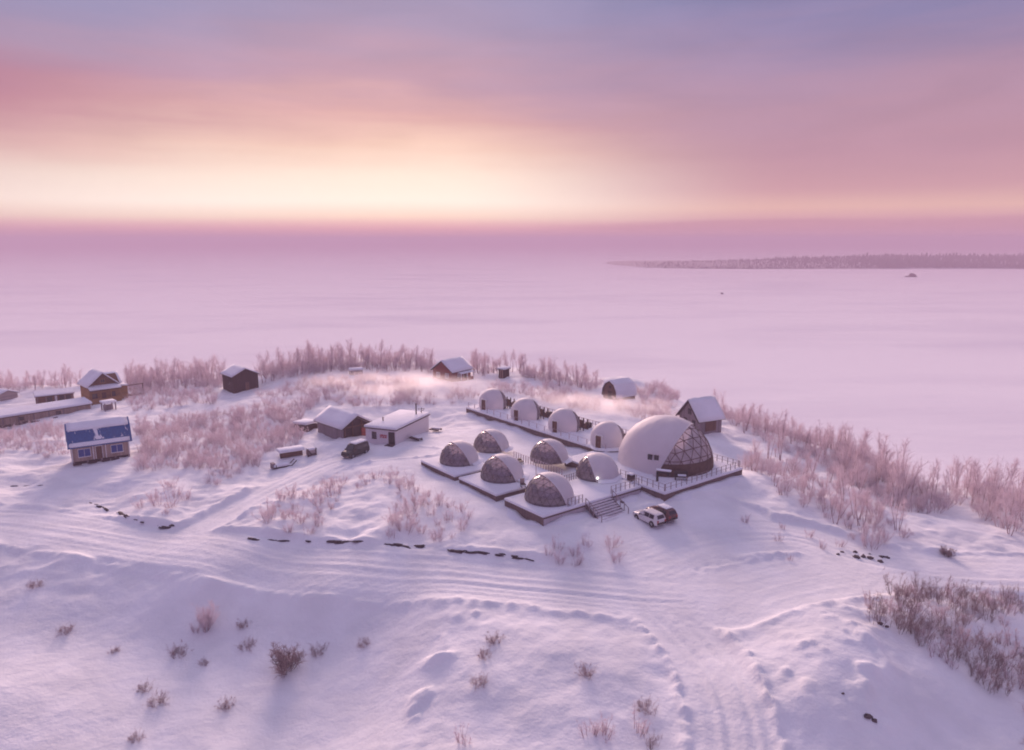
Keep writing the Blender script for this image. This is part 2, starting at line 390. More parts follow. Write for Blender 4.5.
# snow roads (pixels), half width in metres
ROADS_PX = [
 ([(-80,515),(0,522),(60,530),(150,545),(250,556),(350,566),(450,574),(550,584),(640,594),(720,598)], 4.2),
 ([(150,548),(200,528),(250,502),(290,482),(330,464),(360,458),(420,452)], 2.6),
 ([(640,590),(690,640),(722,690),(735,760),(740,860)], 2.9),
 ([(560,586),(640,560),(700,540),(790,536),(870,560),(960,572),(1060,575)], 4.5),
 ([(640,545),(680,530),(730,520)], 6.0),
 ([(720,600),(800,580),(870,568)], 5.0),
]
ROADS = []
for pts, w in ROADS_PX:
    q = []
    for p in pts:
        z = -1.8
        for _ in range(6):
            a = at_z(p[0], p[1], z); z = float(_tps(a[0], a[1]))
        q.append(a[:2])
    # densify with a catmull-rom
    q = np.array(q); dense = []
    for i in range(len(q) - 1):
        p0 = q[max(i - 1, 0)]; p1 = q[i]; p2 = q[i + 1]; p3 = q[min(i + 2, len(q) - 1)]
        for t in np.linspace(0, 1, 5, endpoint=False):
            dense.append(0.5 * ((2 * p1) + (-p0 + p2) * t + (2 * p0 - 5 * p1 + 4 * p2 - p3) * t * t + (-p0 + 3 * p1 - 3 * p2 + p3) * t ** 3))
    dense.append(q[-1])
    ROADS.append((np.array(dense), w))
def road_field(x, y):
    """mask 0..1 of trodden road, and rut displacement"""
    m = np.zeros(np.shape(x)); rut = np.zeros(np.shape(x)); berm = np.zeros(np.shape(x))
    for k, (q, w) in enumerate(ROADS):
        best = np.full(np.shape(x), 1e9); sgn = np.zeros(np.shape(x)); along = np.zeros(np.shape(x)); acc = 0.0
        for i in range(len(q) - 1):
            a, b = q[i], q[i + 1]; e = b - a; l = np.linalg.norm(e)
            t = np.clip(((x - a[0]) * e[0] + (y - a[1]) * e[1]) / (l * l), 0, 1)
            dx = x - a[0] - t * e[0]; dy = y - a[1] - t * e[1]; d = np.hypot(dx, dy)
            s = np.sign(dx * e[1] - dy * e[0]); u = d < best
            best = np.where(u, d, best); sgn = np.where(u, s, sgn); along = np.where(u, acc + t * l, along); acc += l
        lat = best * sgn
        mk = np.clip((w - best) / 1.2 + 0.5, 0, 1); mk = mk * mk * (3 - 2 * mk)
        wob = lat + 1.5 * (vnoise(along * 0.05, along * 0 + k * 7.1, 50 + k) - 0.5)
        g = vnoise(wob * 2.6, along * 0.035 + 3 * k, 60 + k) - 0.5 + 0.6 * (vnoise(wob * 5.5, along * 0.06, 70 + k) - 0.5)
        trk = 0
        for o_, wd in ((-.66, .30), (-.30, .26), (.02, .22), (.30, .30), (.64, .26)):
            trk = trk - np.exp(-((wob - o_ * w) / wd) ** 2) * (.35 + .65 * vnoise(along * .07, k * 5 + o_ * 9, 80 + k))
        fd = np.clip((acc - along) / 12, 0, 1) * np.clip(along / 12, 0, 1); g = g * fd; trk = trk * fd
        g = g * (.3 if k > 2 else .42) + trk * (1.0, .17, .18, .10, .05, .10)[(2, 0, 1, 3, 4, 5).index(k)]
        rut = np.where(mk > m, g, rut)
        berm = np.maximum(berm, (1.5 if k == 2 else .7) * np.exp(-((best - w - 0.5) / 0.55) ** 2))
        m = np.maximum(m, mk)
    return m, rut, berm

RIDGES = [(at_z(475,612,-2.4)[:2], at_z(440,660,-3.6)[:2], 1.8), (at_z(440,660,-3.6)[:2], at_z(400,745,-5.2)[:2], 1.8),
          (at_z(810,640,-1.6)[:2], at_z(790,720,-3)[:2], 1.6), (at_z(850,600,-1.8)[:2], at_z(860,690,-2)[:2], 3.0)]
def base_height(x, y):
    h = _tps(x, y)
    sdv = shore_sd(x, y)
    k = np.clip((sdv + 2) / 24, 0, 1); k = k * k * (3 - 2 * k)
    return -12.5 + (h + 12.5) * k
def height(x, y):
    x = np.asarray(x, float); y = np.asarray(y, float)
    h = base_height(x, y)
    m, rut, berm = road_field(x, y)
    big = 1.5 * fbm(x * 0.07, y * 0.07, 3, 3)
    mid = 1.0 * fbm(x * 0.22, y * 0.22, 11, 3)
    fine = 0.32 * fbm(x * 0.8, y * 0.8, 23, 3)
    # the camp itself is levelled
    q = np.clip(1 - np.hypot((x - 8) / 34, (y - 104) / 30), 0, 1); q = np.clip(q * 3, 0, 1)
    rough = (1 - m) * (1 - 0.85 * q)
    fore = np.clip((75 - y) / 15, 0, 1)
    hollow = np.clip((74 - y) / 4, 0, 1) * np.clip((-5 - x) / 6, 0, 1)      # smooth wind-filled hollow left of the ridge
    big = big * (1 - .45 * hollow); mid = mid * (1 - .6 * hollow); fine = fine * (1 - .5 * hollow)
    rid = np.zeros(np.shape(x))
    for p0, p1, w_ in RIDGES:
        e = p1 - p0; t = np.clip(((x - p0[0]) * e[0] + (y - p0[1]) * e[1]) / (e @ e), 0, 1)
        rid = np.maximum(rid, np.exp(-(np.hypot(x - p0[0] - t * e[0], y - p0[1] - t * e[1]) / w_) ** 2))
    mid = mid * (1 - .72 * fore); fine = fine * (1 - .45 * fore)
    lump = np.clip(fbm(x * 0.5, y * 0.5, 31, 4) - 0.02, 0, 1) * 1.9 * rid
    return h + rough * (big + mid + fine + lump) + m * (0.30 * rut + 0.08 * fine) + (1 - m) * berm * np.clip(0.24 + .6 * (fbm(x * 1.3, y * 1.3, 41, 3)), 0, 1)

def at(px, py):
    """where the sight line of a pixel meets the snow"""
    d = ray(px, py)
    k = np.linspace(30, 330, 1800)
    x, y, z = d[0] * k, d[1] * k, H + d[2] * k
    hh = height(x, y); i = np.argmax(z < hh)
    if z[i] >= hh[i]: i = len(k) - 1
    if i:
        a = z[i - 1] - hh[i - 1]; b = hh[i] - z[i]; kk = k[i - 1] + (k[i] - k[i - 1]) * a / (a + b + 1e-9)
    else: kk = k[0]
    return Vector((float(d[0] * kk), float(d[1] * kk), float(H + d[2] * kk)))
def hz(x, y): return float(height(np.array([x]), np.array([y]))[0])
def facing(px, a):
    """world angle of a horizontal direction turned a degrees to the right of 'towards the camera' at pixel column px"""
    b = math.atan((px - 512) / F); a = R(a)
    cx, cy = -math.sin(b), -math.cos(b); rx, ry = math.cos(b), -math.sin(b)
    return math.atan2(cy * math.cos(a) + ry * math.sin(a), cx * math.cos(a) + rx * math.sin(a))

# ------------------------------------------------------------------ mesh helpers
class MB:
    def __init__(s): s.v = []; s.f = []; s.mark = []
    def add(s, vs, fs):
        o = len(s.v); s.mark.append((o, len(s.f))); s.v += [tuple(p) for p in vs]; s.f += [tuple(i + o for i in f) for f in fs]; return s
    def box(s, c, d, rz=0.0, tilt=None):
        x, y, z = d[0] / 2, d[1] / 2, d[2] / 2
        pts = [Vector(p) for p in ((-x,-y,-z),(x,-y,-z),(x,y,-z),(-x,y,-z),(-x,-y,z),(x,-y,z),(x,y,z),(-x,y,z))]
        m = Matrix.Rotation(rz, 3, 'Z')
        if tilt: m = m @ Matrix.Rotation(tilt[1], 3, tilt[0])
        return s.add([m @ p + Vector(c) for p in pts], [(0,3,2,1),(4,5,6,7),(0,1,5,4),(1,2,6,5),(2,3,7,6),(3,0,4,7)])
    def tube(s, a, b, r0, r1=None, n=8, cap=True):
        a, b = Vector(a), Vector(b); r1 = r0 if r1 is None else r1
        d = (b - a).normalized(); u = d.orthogonal().normalized(); w = d.cross(u)
        vs = []
        for p, r in ((a, r0), (b, r1)):
            for i in range(n):
                t = 2 * math.pi * i / n; vs.append(p + u * (r * math.cos(t)) + w * (r * math.sin(t)))
        fs = [(i, (i + 1) % n, n + (i + 1) % n, n + i) for i in range(n)]
        if cap: fs += [tuple(range(n))[::-1], tuple(range(n, 2 * n))]
        return s.add(vs, fs)
    def prism(s, poly, a0, a1, axis='x'):
        """extrude a polygon given in the other two axes along axis"""
        def P(p, a):
            return {'x': (a, p[0], p[1]), 'y': (p[0], a, p[1]), 'z': (p[0], p[1], a)}[axis]
        n = len(poly)
        vs = [P(p, a0) for p in poly] + [P(p, a1) for p in poly]
        fs = [(i, (i + 1) % n, n + (i + 1) % n, n + i) for i in range(n)] + [tuple(range(n))[::-1], tuple(range(n, 2 * n))]
        return s.add(vs, fs)
    def lathe(s, prof, n=16, c=(0, 0, 0), axis='z'):
        vs = []; k = len(prof)
        for i in range(n):
            t = 2 * math.pi * i / n
            for r, z in prof:
                p = (r * math.cos(t), r * math.sin(t), z)
                if axis == 'y': p = (p[0], p[2], p[1])
                vs.append((p[0] + c[0], p[1] + c[1], p[2] + c[2]))
        fs = []
        for i in range(n):
            j = (i + 1) % n
            for q in range(k - 1): fs.append((i * k + q, j * k + q, j * k + q + 1, i * k + q + 1))
        fs += [tuple(i * k for i in range(n))[::-1], tuple(i * k + k - 1 for i in range(n))]
        return s.add(vs, fs)
    def build(s, name, m, parent=None, bevel=0.0, smooth=False):
        me = bpy.data.meshes.new(name); me.from_pydata(s.v, [], s.f); me.validate()
        bm = bmesh.new(); bm.from_mesh(me); bmesh.ops.recalc_face_normals(bm, faces=bm.faces)
        if bevel: bmesh.ops.bevel(bm, geom=[e for e in bm.edges], offset=bevel, segments=2, affect='EDGES', profile=0.5, clamp_overlap=True)
        if smooth:
            for f in bm.faces: f.smooth = True
        bm.to_mesh(me); bm.free()
        return link(name, me, m, parent)
def split(mb, name, m, parent):
    """each piece of the collected geometry becomes a part of its own"""
    mk = mb.mark + [(len(mb.v), len(mb.f))]; out = []
    for (v0, f0), (v1, f1) in zip(mk[:-1], mk[1:]):
        p = MB(); p.add(mb.v[v0:v1], [tuple(i - v0 for i in f) for f in mb.f[f0:f1]]); out.append(p.build(name, m, parent))
    return out
def link(name, me, m, parent=None):
    o = bpy.data.objects.new(name, me); COL.objects.link(o)
    me.materials.clear(); me.materials.append(m)
    if parent: o.parent = parent
    return o
def tag(o, label, cat, group=None):
    o['label'] = label; o['category'] = cat
    if group: o['group'] = group
    return o
def thing(name, label, cat, loc, rz=0.0, group=None):
    o = bpy.data.objects.new(name, None); COL.objects.link(o); o.empty_display_size = 0.3
    o.location = loc; o.rotation_euler = (0, 0, rz)
    return tag(o, label, cat, group)
def kids(o): return [c for c in COL.objects if c.parent == o]
def dup(src, tree, loc, rz, label, group=None, scale=None):
    """copy of a thing; tree = list of (object, parent index or -1)"""
    r = src.copy(); COL.objects.link(r); r.location = loc; r.rotation_euler = (0, 0, rz)
    if scale: r.scale = scale
    r['label'] = label
    if group: r['group'] = group
    new = {src: r}
    for o in tree:
        c = o.copy(); COL.objects.link(c); c.parent = new[o.parent]; new[o] = c
    return r
def tree_of(root):
    allo = list(COL.objects); out = []; front = [root]
    while front:
        nx = [o for o in allo if o.parent in front]; out += nx; front = nx
    return out
def struct(o): o['kind'] = 'structure'; return o

# ------------------------------------------------------------------ ground
def graded(a, b, fine, lo, hi, grow=1.06, mx=8.0):
    xs = list(np.arange(lo, hi, fine)); s = fine; x = xs[-1]
    while x < b: s = min(s * grow, mx); x += s; xs.append(x)
    s = fine; x = lo
    while x > a: s = min(s * grow, mx); x -= s; xs.insert(0, x)
    return np.array(xs)
gx = graded(-300, 205, 0.27, -44, 44, 1.014, 6)
gy = np.concatenate([graded(-140, 110, 0.27, 38, 110, 1.08, 8)[:-1]])
gy = gy[gy < 109.9]
yy = 110.0; s = 0.28; tail = []
while yy < 262: tail.append(yy); s = min(s * 1.01, 1.6); yy += s
gy = np.concatenate([gy, tail])
GX, GY = np.meshgrid(gx, gy)
GZ = height(GX, GY)
nx, ny = len(gx), len(gy)
vs = np.stack([GX.ravel(), GY.ravel(), GZ.ravel()], 1).astype(np.float32)
idx = np.arange(nx * ny).reshape(ny, nx)
quads = np.stack([idx[:-1, :-1], idx[:-1, 1:], idx[1:, 1:], idx[1:, :-1]], -1).reshape(-1, 4)
def np_mesh(name, vs, quads, smooth=True):
    me = bpy.data.meshes.new(name)
    me.vertices.add(len(vs)); me.vertices.foreach_set('co', np.asarray(vs, np.float32).ravel())
    k = quads.shape[1]
    me.loops.add(quads.size); me.loops.foreach_set('vertex_index', np.asarray(quads, np.int32).ravel())
    me.polygons.add(len(quads)); me.polygons.foreach_set('loop_start', np.arange(0, quads.size, k, dtype=np.int32))
    try: me.polygons.foreach_set('loop_total', np.full(len(quads), k, np.int32))
    except Exception: pass
    if smooth: me.polygons.foreach_set('use_smooth', np.ones(len(quads), bool))
    me.update(calc_edges=True); me.validate()
    return me
struct(link('terrain', np_mesh('terrain', vs, quads), M['snow']))

# frozen lake: wind-packed snow on ice
lm = bpy.data.materials.new('lake_snow'); lm.use_nodes = True
lt = lm.node_tree; lb = lt.nodes['Principled BSDF']; lb.inputs['Roughness'].default_value = 1.0; lb.inputs['Specular IOR Level'].default_value = 0.0
lg = lt.nodes.new('ShaderNodeNewGeometry'); lmp = lt.nodes.new('ShaderNodeMapping'); lmp.inputs['Scale'].default_value = (0.006, 0.022, 0.01)
lt.links.new(lg.outputs['Position'], lmp.inputs[0])
ln = lt.nodes.new('ShaderNodeTexNoise'); ln.inputs['Scale'].default_value = 1.0; ln.inputs['Detail'].default_value = 8; ln.inputs['Roughness'].default_value = 0.55
lt.links.new(lmp.outputs[0], ln.inputs[0])
lr = lt.nodes.new('ShaderNodeValToRGB'); lr.color_ramp.elements[0].position = 0.30; lr.color_ramp.elements[0].color = (0.78, 0.75, 0.80, 1)
lr.color_ramp.elements[1].position = 0.52; lr.color_ramp.elements[1].color = (0.90, 0.87, 0.89, 1)
lt.links.new(ln.outputs[0], lr.inputs[0]); lt.links.new(lr.outputs[0], lb.inputs['Base Color'])
lbn = lt.nodes.new('ShaderNodeTexNoise'); lbn.inputs['Scale'].default_value = 12; lbn.inputs['Detail'].default_value = 6
lt.links.new(lmp.outputs[0], lbn.inputs[0])
lbp = lt.nodes.new('ShaderNodeBump'); lbp.inputs['Strength'].default_value = 0.25; lbp.inputs['Distance'].default_value = 0.6
lt.links.new(lbn.outputs[0], lbp.inputs['Height']); lt.links.new(lbp.outputs[0], lb.inputs['Normal'])
S = 6500.0
me = bpy.data.meshes.new('lake'); me.from_pydata([(-S, -S, LAKE), (S, -S, LAKE), (S, S, LAKE), (-S, S, LAKE)], [], [(0, 1, 2, 3)])
struct(link('lake', me, lm))

# ------------------------------------------------------------------ far shore on the right: low hill and its wood
def lake_pt(px, py): return at_z(px, py, LAKE)
hv = []; hf = []
hx = np.linspace(120, 1700, 120)
for i, x in enumerate(hx):
    y0 = 1060 + 60 * (vnoise(x * 0.006, 0.3, 5) - .5) - 0.02 * (x - 150) + 40 * math.exp(-((x - 150) / 120) ** 2)
    rise = max(0, min(1, (x - 150) / 500))
    for k, (dy, z) in enumerate(((0, -10), (25, -9.6 + 2.0 * rise), (90, -9.5 + 7 * rise), (240, -9.5 + 12 * rise), (500, -9.6), (700, -11))):
        hv.append((x, y0 + dy, z + (0.8 * (vnoise(x * 0.02, k * 1.7, 8) - .5) if 0 < k < 4 else 0)))
for i in range(len(hx) - 1):
    for k in range(5): a = i * 6 + k; hf.append((a, a + 6, a + 7, a + 1))
hm = MB(); hm.add(hv, hf); struct(hm.build('hills', mat('scrub_under_snow', (0.40, 0.35, 0.39), 0.95, var=.25, vscale=.05), smooth=True))
rng = np.random.default_rng(5)
fv = []; ff = []; off = 0
M['forest'] = mat('far_forest_needles', (0.15, 0.12, 0.14), 0.9, var=0.35, vscale=0.08)
for i in range(15000):
    x = 150 + 1500 * rng.random() ** 0.9
    d = 20 + 260 * rng.random() ** 1.6
    y0 = 1060 + 60 * (float(vnoise(x * 0.006, 0.3, 5)) - .5) - 0.02 * (x - 150) + 40 * math.exp(-((x - 150) / 120) ** 2) + d
    rise = max(0, min(1, (x - 150) / 500))
    z0 = float(np.interp(d, [0, 25, 90, 240, 500], [-10, -9.6 + 2 * rise, -9.5 + 7 * rise, -9.5 + 12 * rise, -9.6])) - 0.5
    hgt = (3.0 + 4.0 * rng.random() + 6 * rng.random() ** 5) * (.7 + .7 * float(vnoise(x * .012, d * .01, 77))) * (0.22 + 0.52 * rise); w = max(1.0, hgt) * (0.2 + 0.16 * rng.random())
    for lv in range(3):
        zb = z0 + hgt * (0.1 + 0.27 * lv); zt = z0 + hgt * (0.55 + 0.225 * lv); r = w * (1 - 0.28 * lv); n = 6; ph = rng.random() * 6
        base = len(fv)
        for j in range(n):
            q = ph + 2 * math.pi * j / n; rr = r * (0.7 + 0.6 * rng.random()); fv.append((x + rr * math.cos(q), y0 + rr * math.sin(q), zb - 0.3 * rng.random()))
        fv.append((x, y0, zt))
        for j in range(n): ff.append((base + j, base + (j + 1) % n, base + n))
o = MB().add(fv, ff).build('far_forest', M['forest']); o['kind'] = 'stuff'
o['label'] = 'dark wooded shore far across the frozen lake'; 

# islet (rock with a few bare shrubs) on the lake
p = lake_pt(912, 277)
def blob(seed, rx, ry, rz_, n=2, rough=0.35):
    bm = bmesh.new(); bmesh.ops.create_icosphere(bm, subdivisions=n + 1, radius=1)
    for v in bm.verts:
        d = 1 + rough * mnoise.noise(v.co * 1.6 + Vector((seed * 3.1, seed, -seed))) + 0.4 * rough * mnoise.noise(v.co * 4 + Vector((seed, 0, seed)))
        v.co = Vector((v.co.x * rx, v.co.y * ry, v.co.z * rz_)) * d
    return bm
def bm_obj(bm, name, m, parent=None, smooth=False):
    me = bpy.data.meshes.new(name)
    if smooth:
        for f in bm.faces: f.smooth = True
    bm.to_mesh(me); bm.free(); return link(name, me, m, parent)
isl = thing('rock_islet', 'small dark rocky islet standing alone on the frozen lake before the far shore', 'islet', p)
bm_obj(blob(3, 4.2, 4, 4.6), 'rock', M['rock'], isl)
o = bm_obj(blob(5, 3.2, 3, 1.6), 'boulder', M['rock'], isl); o.location = (-5.5, 0, 0)
p = lake_pt(722, 294)
o = bm_obj(blob(8, 1.2, 1, 1.1), 'lake_boulder', M['rock']); o.location = p
tag(o, 'tiny dark boulder poking out of the open lake snow, left of the islet', 'boulder')

# ------------------------------------------------------------------ buildings
def window(parent, c, w, h, axis, out, frame=None, pane=None, bars=True):
    """framed window on a wall; axis 'x' wall normal along x, 'y' along y; out = +-1"""
    fm = MB(); t = 0.07; d = 0.08
    def B(m, u, z, du, dz, th, o):
        if axis == 'x': m.box((c[0] + out * o, c[1] + u, c[2] + z), (th, du, dz))
        else: m.box((c[0] + u, c[1] + out * o, c[2] + z), (du, th, dz))
    B(fm, 0, h / 2, w + 2 * t, t * 1.2, d, .03); B(fm, 0, -h / 2, w + 3 * t, t * 1.4, d * 1.3, .04)
    B(fm, -w / 2 - t / 2, 0, t, h - t * 1.3, d, .031); B(fm, w / 2 + t / 2, 0, t, h - t * 1.3, d, .031)
    if bars: B(fm, 0, 0, 0.05, h - t * 1.3, d * .7, .033)
    f = fm.build('window', frame or M['white_paint'], parent)
    pm = MB(); B(pm, 0, 0, w - .002, h - .1, .03, .012); pm.build('pane', pane or M['win'], f)
    return f
def door(parent, c, w, h, axis, out, m, frame=None):
    dm = MB()
    def B(mm, u, z, du, dz, th, o):
        if axis == 'x': mm.box((c[0] + out * o, c[1] + u, c[2] + z), (th, du, dz))
        else: mm.box((c[0] + u, c[1] + out * o, c[2] + z), (du, th, dz))
    B(dm, 0, h / 2, w, h, .06, .025)
    d = dm.build('door', m, parent, bevel=.008)
    hm_ = MB(); B(hm_, w * .36, h * .48, .12, .04, .08, .09); hm_.build('handle', M['metal'], d)
    fm = MB(); B(fm, -w / 2 - .05, h / 2, .09, h, .08, .03); B(fm, w / 2 + .05, h / 2, .09, h, .08, .03); B(fm, 0, h + .05, w + .2, .1, .08, .03)
    fm.build('door_frame', frame or M['white_paint'], d)
    return d

def roof_profile(W, eave, ridge, kind):
    if kind == 'gambrel':
        return [(-W / 2, eave), (-W * .36, eave + (ridge - eave) * .68), (0, ridge), (W * .36, eave + (ridge - eave) * .68), (W / 2, eave)]
    if kind == 'barn':     # rounded
        return [(-W / 2, eave), (-W * .46, eave + (ridge - eave) * .38), (-W * .29, eave + (ridge - eave) * .78), (0, ridge),
                (W * .29, eave + (ridge - eave) * .78), (W * .46, eave + (ridge - eave) * .38), (W / 2, eave)]
    return [(-W / 2, eave), (0, ridge), (W / 2, eave)]
def offset_poly(pr, d):
    out = []
    for i, p in enumerate(pr):
        n = np.zeros(2)
        if i > 0: e = np.array(pr[i]) - np.array(pr[i - 1]); n += np.array([-e[1], e[0]]) / np.linalg.norm(e)
        if i < len(pr) - 1: e = np.array(pr[i + 1]) - np.array(pr[i]); n += np.array([-e[1], e[0]]) / np.linalg.norm(e)
        n /= np.linalg.norm(n); out.append((p[0] + n[0] * d, p[1] + n[1] * d))
    return out
def shell(pr, t0, t1, x0, x1, ext=0.0, wavy=0.0, seed=0):
    """a roof layer following profile pr between offsets t0 and t1, from x0 to x1"""
    pr = [np.array(p, float) for p in pr]
    if ext:
        e = pr[0] - pr[1]; pr[0] = pr[0] + e / np.linalg.norm(e) * ext
        e = pr[-1] - pr[-2]; pr[-1] = pr[-1] + e / np.linalg.norm(e) * ext
    lo = offset_poly(pr, t0); hi = offset_poly(pr, t1)
    m = MB()
    if not wavy:
        m.prism(list(lo) + list(hi)[::-1], x0, x1, 'x'); return m
    # subdivide so the snow can sag and swell
    def sub(q, k=5):
        out = []
        for a, b in zip(q[:-1], q[1:]):
            for t in np.linspace(0, 1, k, endpoint=False): out.append((a[0] + (b[0] - a[0]) * t, a[1] + (b[1] - a[1]) * t))
        return out + [tuple(q[-1])]
    lo, hi = sub(lo), sub(hi); n = len(lo); xs = np.linspace(x0, x1, 9)
    vs = []
    for i, x in enumerate(xs):
        for j in range(n): vs.append((x, lo[j][0], lo[j][1]))
        for j in range(n):
            e = min(j, n - 1 - j); k = 1 if e else 0.45
            if i in (0, len(xs) - 1): k *= 0.75
            w = k + wavy * mnoise.noise(Vector((x * .9, hi[j][0] * .9, seed)))
            vs.append((x, lo[j][0] + (hi[j][0] - lo[j][0]) * w, lo[j][1] + (hi[j][1] - lo[j][1]) * w))
    fs = []; q = 2 * n
    for i in range(len(xs) - 1):
        a = i * q; b = a + q
        for j in range(n - 1):
            fs.append((a + j, a + j + 1, b + j + 1, b + j)); fs.append((a + n + j, b + n + j, b + n + j + 1, a + n + j + 1))
        fs.append((a, b, b + n, a + n)); fs.append((a + n - 1, a + 2 * n - 1, b + 2 * n - 1, b + n - 1))
    for a in (0, (len(xs) - 1) * q):
        for j in range(n - 1): fs.append((a + j, a + n + j, a + n + j + 1, a + j + 1))
    return m.add(vs, fs)
def house(name, label, cat, loc, rz, Lx, W, eave, ridge, wall, roof, kind='gable', over=.35, snow=.28, base=-.6, gable_mat=None, seed=1, group=None):
    """ridge along local x, front gable at +x"""
    t = thing(name, label, cat, loc, rz, group)
    pr = roof_profile(W, eave, ridge, kind)
    wm = MB()
    if gable_mat:
        wm.box((0, 0, (eave + base) / 2), (Lx, W, eave - base))
        w = wm.build('wall', wall, t)
        g = MB(); g.prism([(p[0] * .996, p[1] + (.004 if i in (0, len(pr) - 1) else -.01)) for i, p in enumerate(pr)], -Lx / 2 + .01, Lx / 2 + .025, 'x'); g.build('gable', gable_mat, t)
    else:
        wm.prism([(-W / 2, base)] + [(p[0], p[1] - .01) for p in pr] + [(W / 2, base)], -Lx / 2, Lx / 2, 'x'); w = wm.build('wall', wall, t)
    rf = shell(pr, .005, .12, -Lx / 2 - over, Lx / 2 + over, over).build('roof', roof, t)
    shell(pr, .123, .123 + snow, -Lx / 2 - over + .02, Lx / 2 + over - .02, over - .02, .35, seed).build('snow_cover', M['roof_snow'], rf, smooth=True)
    return t

# dark brown hut, left back
p = at(241, 389)
h = house('wooden_hut', 'dark brown wooden hut with a snowy gable roof, alone among shrubs on the left', 'hut', p, facing(241, 22), 6.0, 5.8, 3.6, 5.0, M['brown_dark'], M['dark_frame'], seed=3)
door(h, (3.0, .3, 0), .95, 2.0, 'x', 1, M['brown'], M['dark_frame'])
window(h, (1.0, -2.9, 1.9), .7, .7, 'y', -1, M['dark_frame'])
# red house
p = at(452, 379)
h = house('red_house', 'red-brown timber house with pale gable windows and snowy roof on the back rise', 'house', p, facing(452, -42), 6.4, 6.0, 2.5, 4.6, M['red'], M['dark_frame'], seed=5, over=.5, snow=.3)
window(h, (3.2, -1.35, 1.35), .95, 1.15, 'x', 1, pane=M['win_pale']); window(h, (3.2, 1.35, 1.35), .95, 1.15, 'x', 1, pane=M['win_pale'])
door(h, (-1.2, 3.0, 0), .9, 1.95, 'y', 1, M['log_dark'])
window(h, (.9, 3.0, 1.4), .9, 1.0, 'y', 1, pane=M['win_pale'])
pm = MB()
for x in (-2.9, -.8, 1.3): pm.box((x, 4.1, .7), (.14, .14, 2.6))
split(pm, 'porch_post', M['white_paint'], h)
MB().box((-.8, 4.12, .35), (4.3, .07, .9)).build('porch_rail', M['red'], h)
MB().box((-.8, 3.6, 2.05), (4.6, 1.5, .1), 0, ('X', -.22)).build('porch_roof', M['roof_snow'], h)
# outhouse
p = at(504, 377)
h = thing('outhouse', 'tiny dark brown outhouse with a flat snow cap, right of the red house', 'outhouse', p, facing(504, -40))
MB().box((0, 0, .75), (1.8, 1.8, 2.3)).build('wall', M['brown_dark'], h)
r_ = MB().box((0, 0, 1.96), (2.3, 2.3, .1), 0, ('Y', .08)).build('roof', M['dark_frame'], h)
MB().box((0, 0, 2.2), (2.3, 2.3, .34), 0, ('Y', .08)).build('snow_cover', M['roof_snow'], r_, bevel=.1, smooth=True)
door(h, (.9, 0, -.1), .75, 1.75, 'x', 1, M['brown'], M['beige'])
# rounded barn
p = at(619, 398)
h = house('arched_barn', 'small barn with dark rounded gable front and snowy curved roof, behind the white domes', 'barn', p, facing(619, -48), 5.2, 4.4, .9, 3.9, M['brown'], M['dark_frame'], 'barn', over=.3, snow=.3, seed=8)
door(h, (2.6, 0, -.1), 1.0, 1.9, 'x', 1, M['brown_dark'], M['dark_frame'])
window(h, (2.6, 0, 2.75), .5, .45, 'x', 1, M['dark_frame'])
# steep house right of the hall
p = at(700, 427)
h = house('steep_roof_house', 'grey timber house with a steep snowy roof and dark gable boards, behind the largest dome', 'house', p, facing(700, -50), 5.0, 5.6, 2.2, 5.2, M['grey_wood'], M['dark_frame'], over=.55, snow=.3, seed=9)
for y, z in ((-1.1, 1.3), (1.2, 1.3), (0, 3.2)): window(h, (2.5, y, z), .75, .95, 'x', 1, M['dark_frame'])
for sgn in (-1, 1): MB().tube((3.02, sgn * 3.2, 1.75), (3.02, sgn * .05, 5.12), .12, n=4).build('barge_board', M['dark_frame'], h)
MB().box((0, 2.8, .9), (2.4, .12, 1.9)).build('side_panel', M['brown'], h)
# grey building left of the white one
p = at(344, 433)
h = house('grey_shed', 'grey weathered shed under thick snow with a dark shade panel in its timber gable, beside the parked black van', 'shed', p, facing(344, 32), 8.0, 5.4, 2.1, 3.7, M['grey_wood'], M['dark_frame'], over=.5, snow=.45, seed=12)
MB().prism([(-2.5, .2), (2.5, .2), (2.5, 2.0), (0, 3.45), (-2.5, 2.0)], 4.0, 4.06, 'x').build('gable_shade_panel', M['dark_frame'], h)  # dark panel on the closed gable, standing for the shade inside
tm = MB()
for y in (-2.4, -.9, .9, 2.4): tm.box((4.16, y, 1.1 + .25 * (2.4 - abs(y))), (.16, .16, 2.2 + .5 * (2.4 - abs(y))))
tm.box((4.17, 0, 2.05), (.14, 5.0, .16))
split(tm, 'timber_frame', M['brown'], h)
MB().box((4.3, 1.5, .8), (.3, 1.6, 1.6)).build('stacked_wood', M['red'], h, bevel=.05)
# snow-laden lean-to ridge left of it
p = at(306, 428)
h = thing('snowed_trailer_cover', 'low snow-buried lean-to with a dark shadowed edge, left of the grey shed', 'lean-to', p, facing(306, 35))
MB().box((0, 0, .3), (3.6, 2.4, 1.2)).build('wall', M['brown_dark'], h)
MB().box((0, 0, 1.15), (4.2, 3.0, .5), 0, ('Y', -.1)).build('snow_cover', M['roof_snow'], h, bevel=.18, smooth=True)

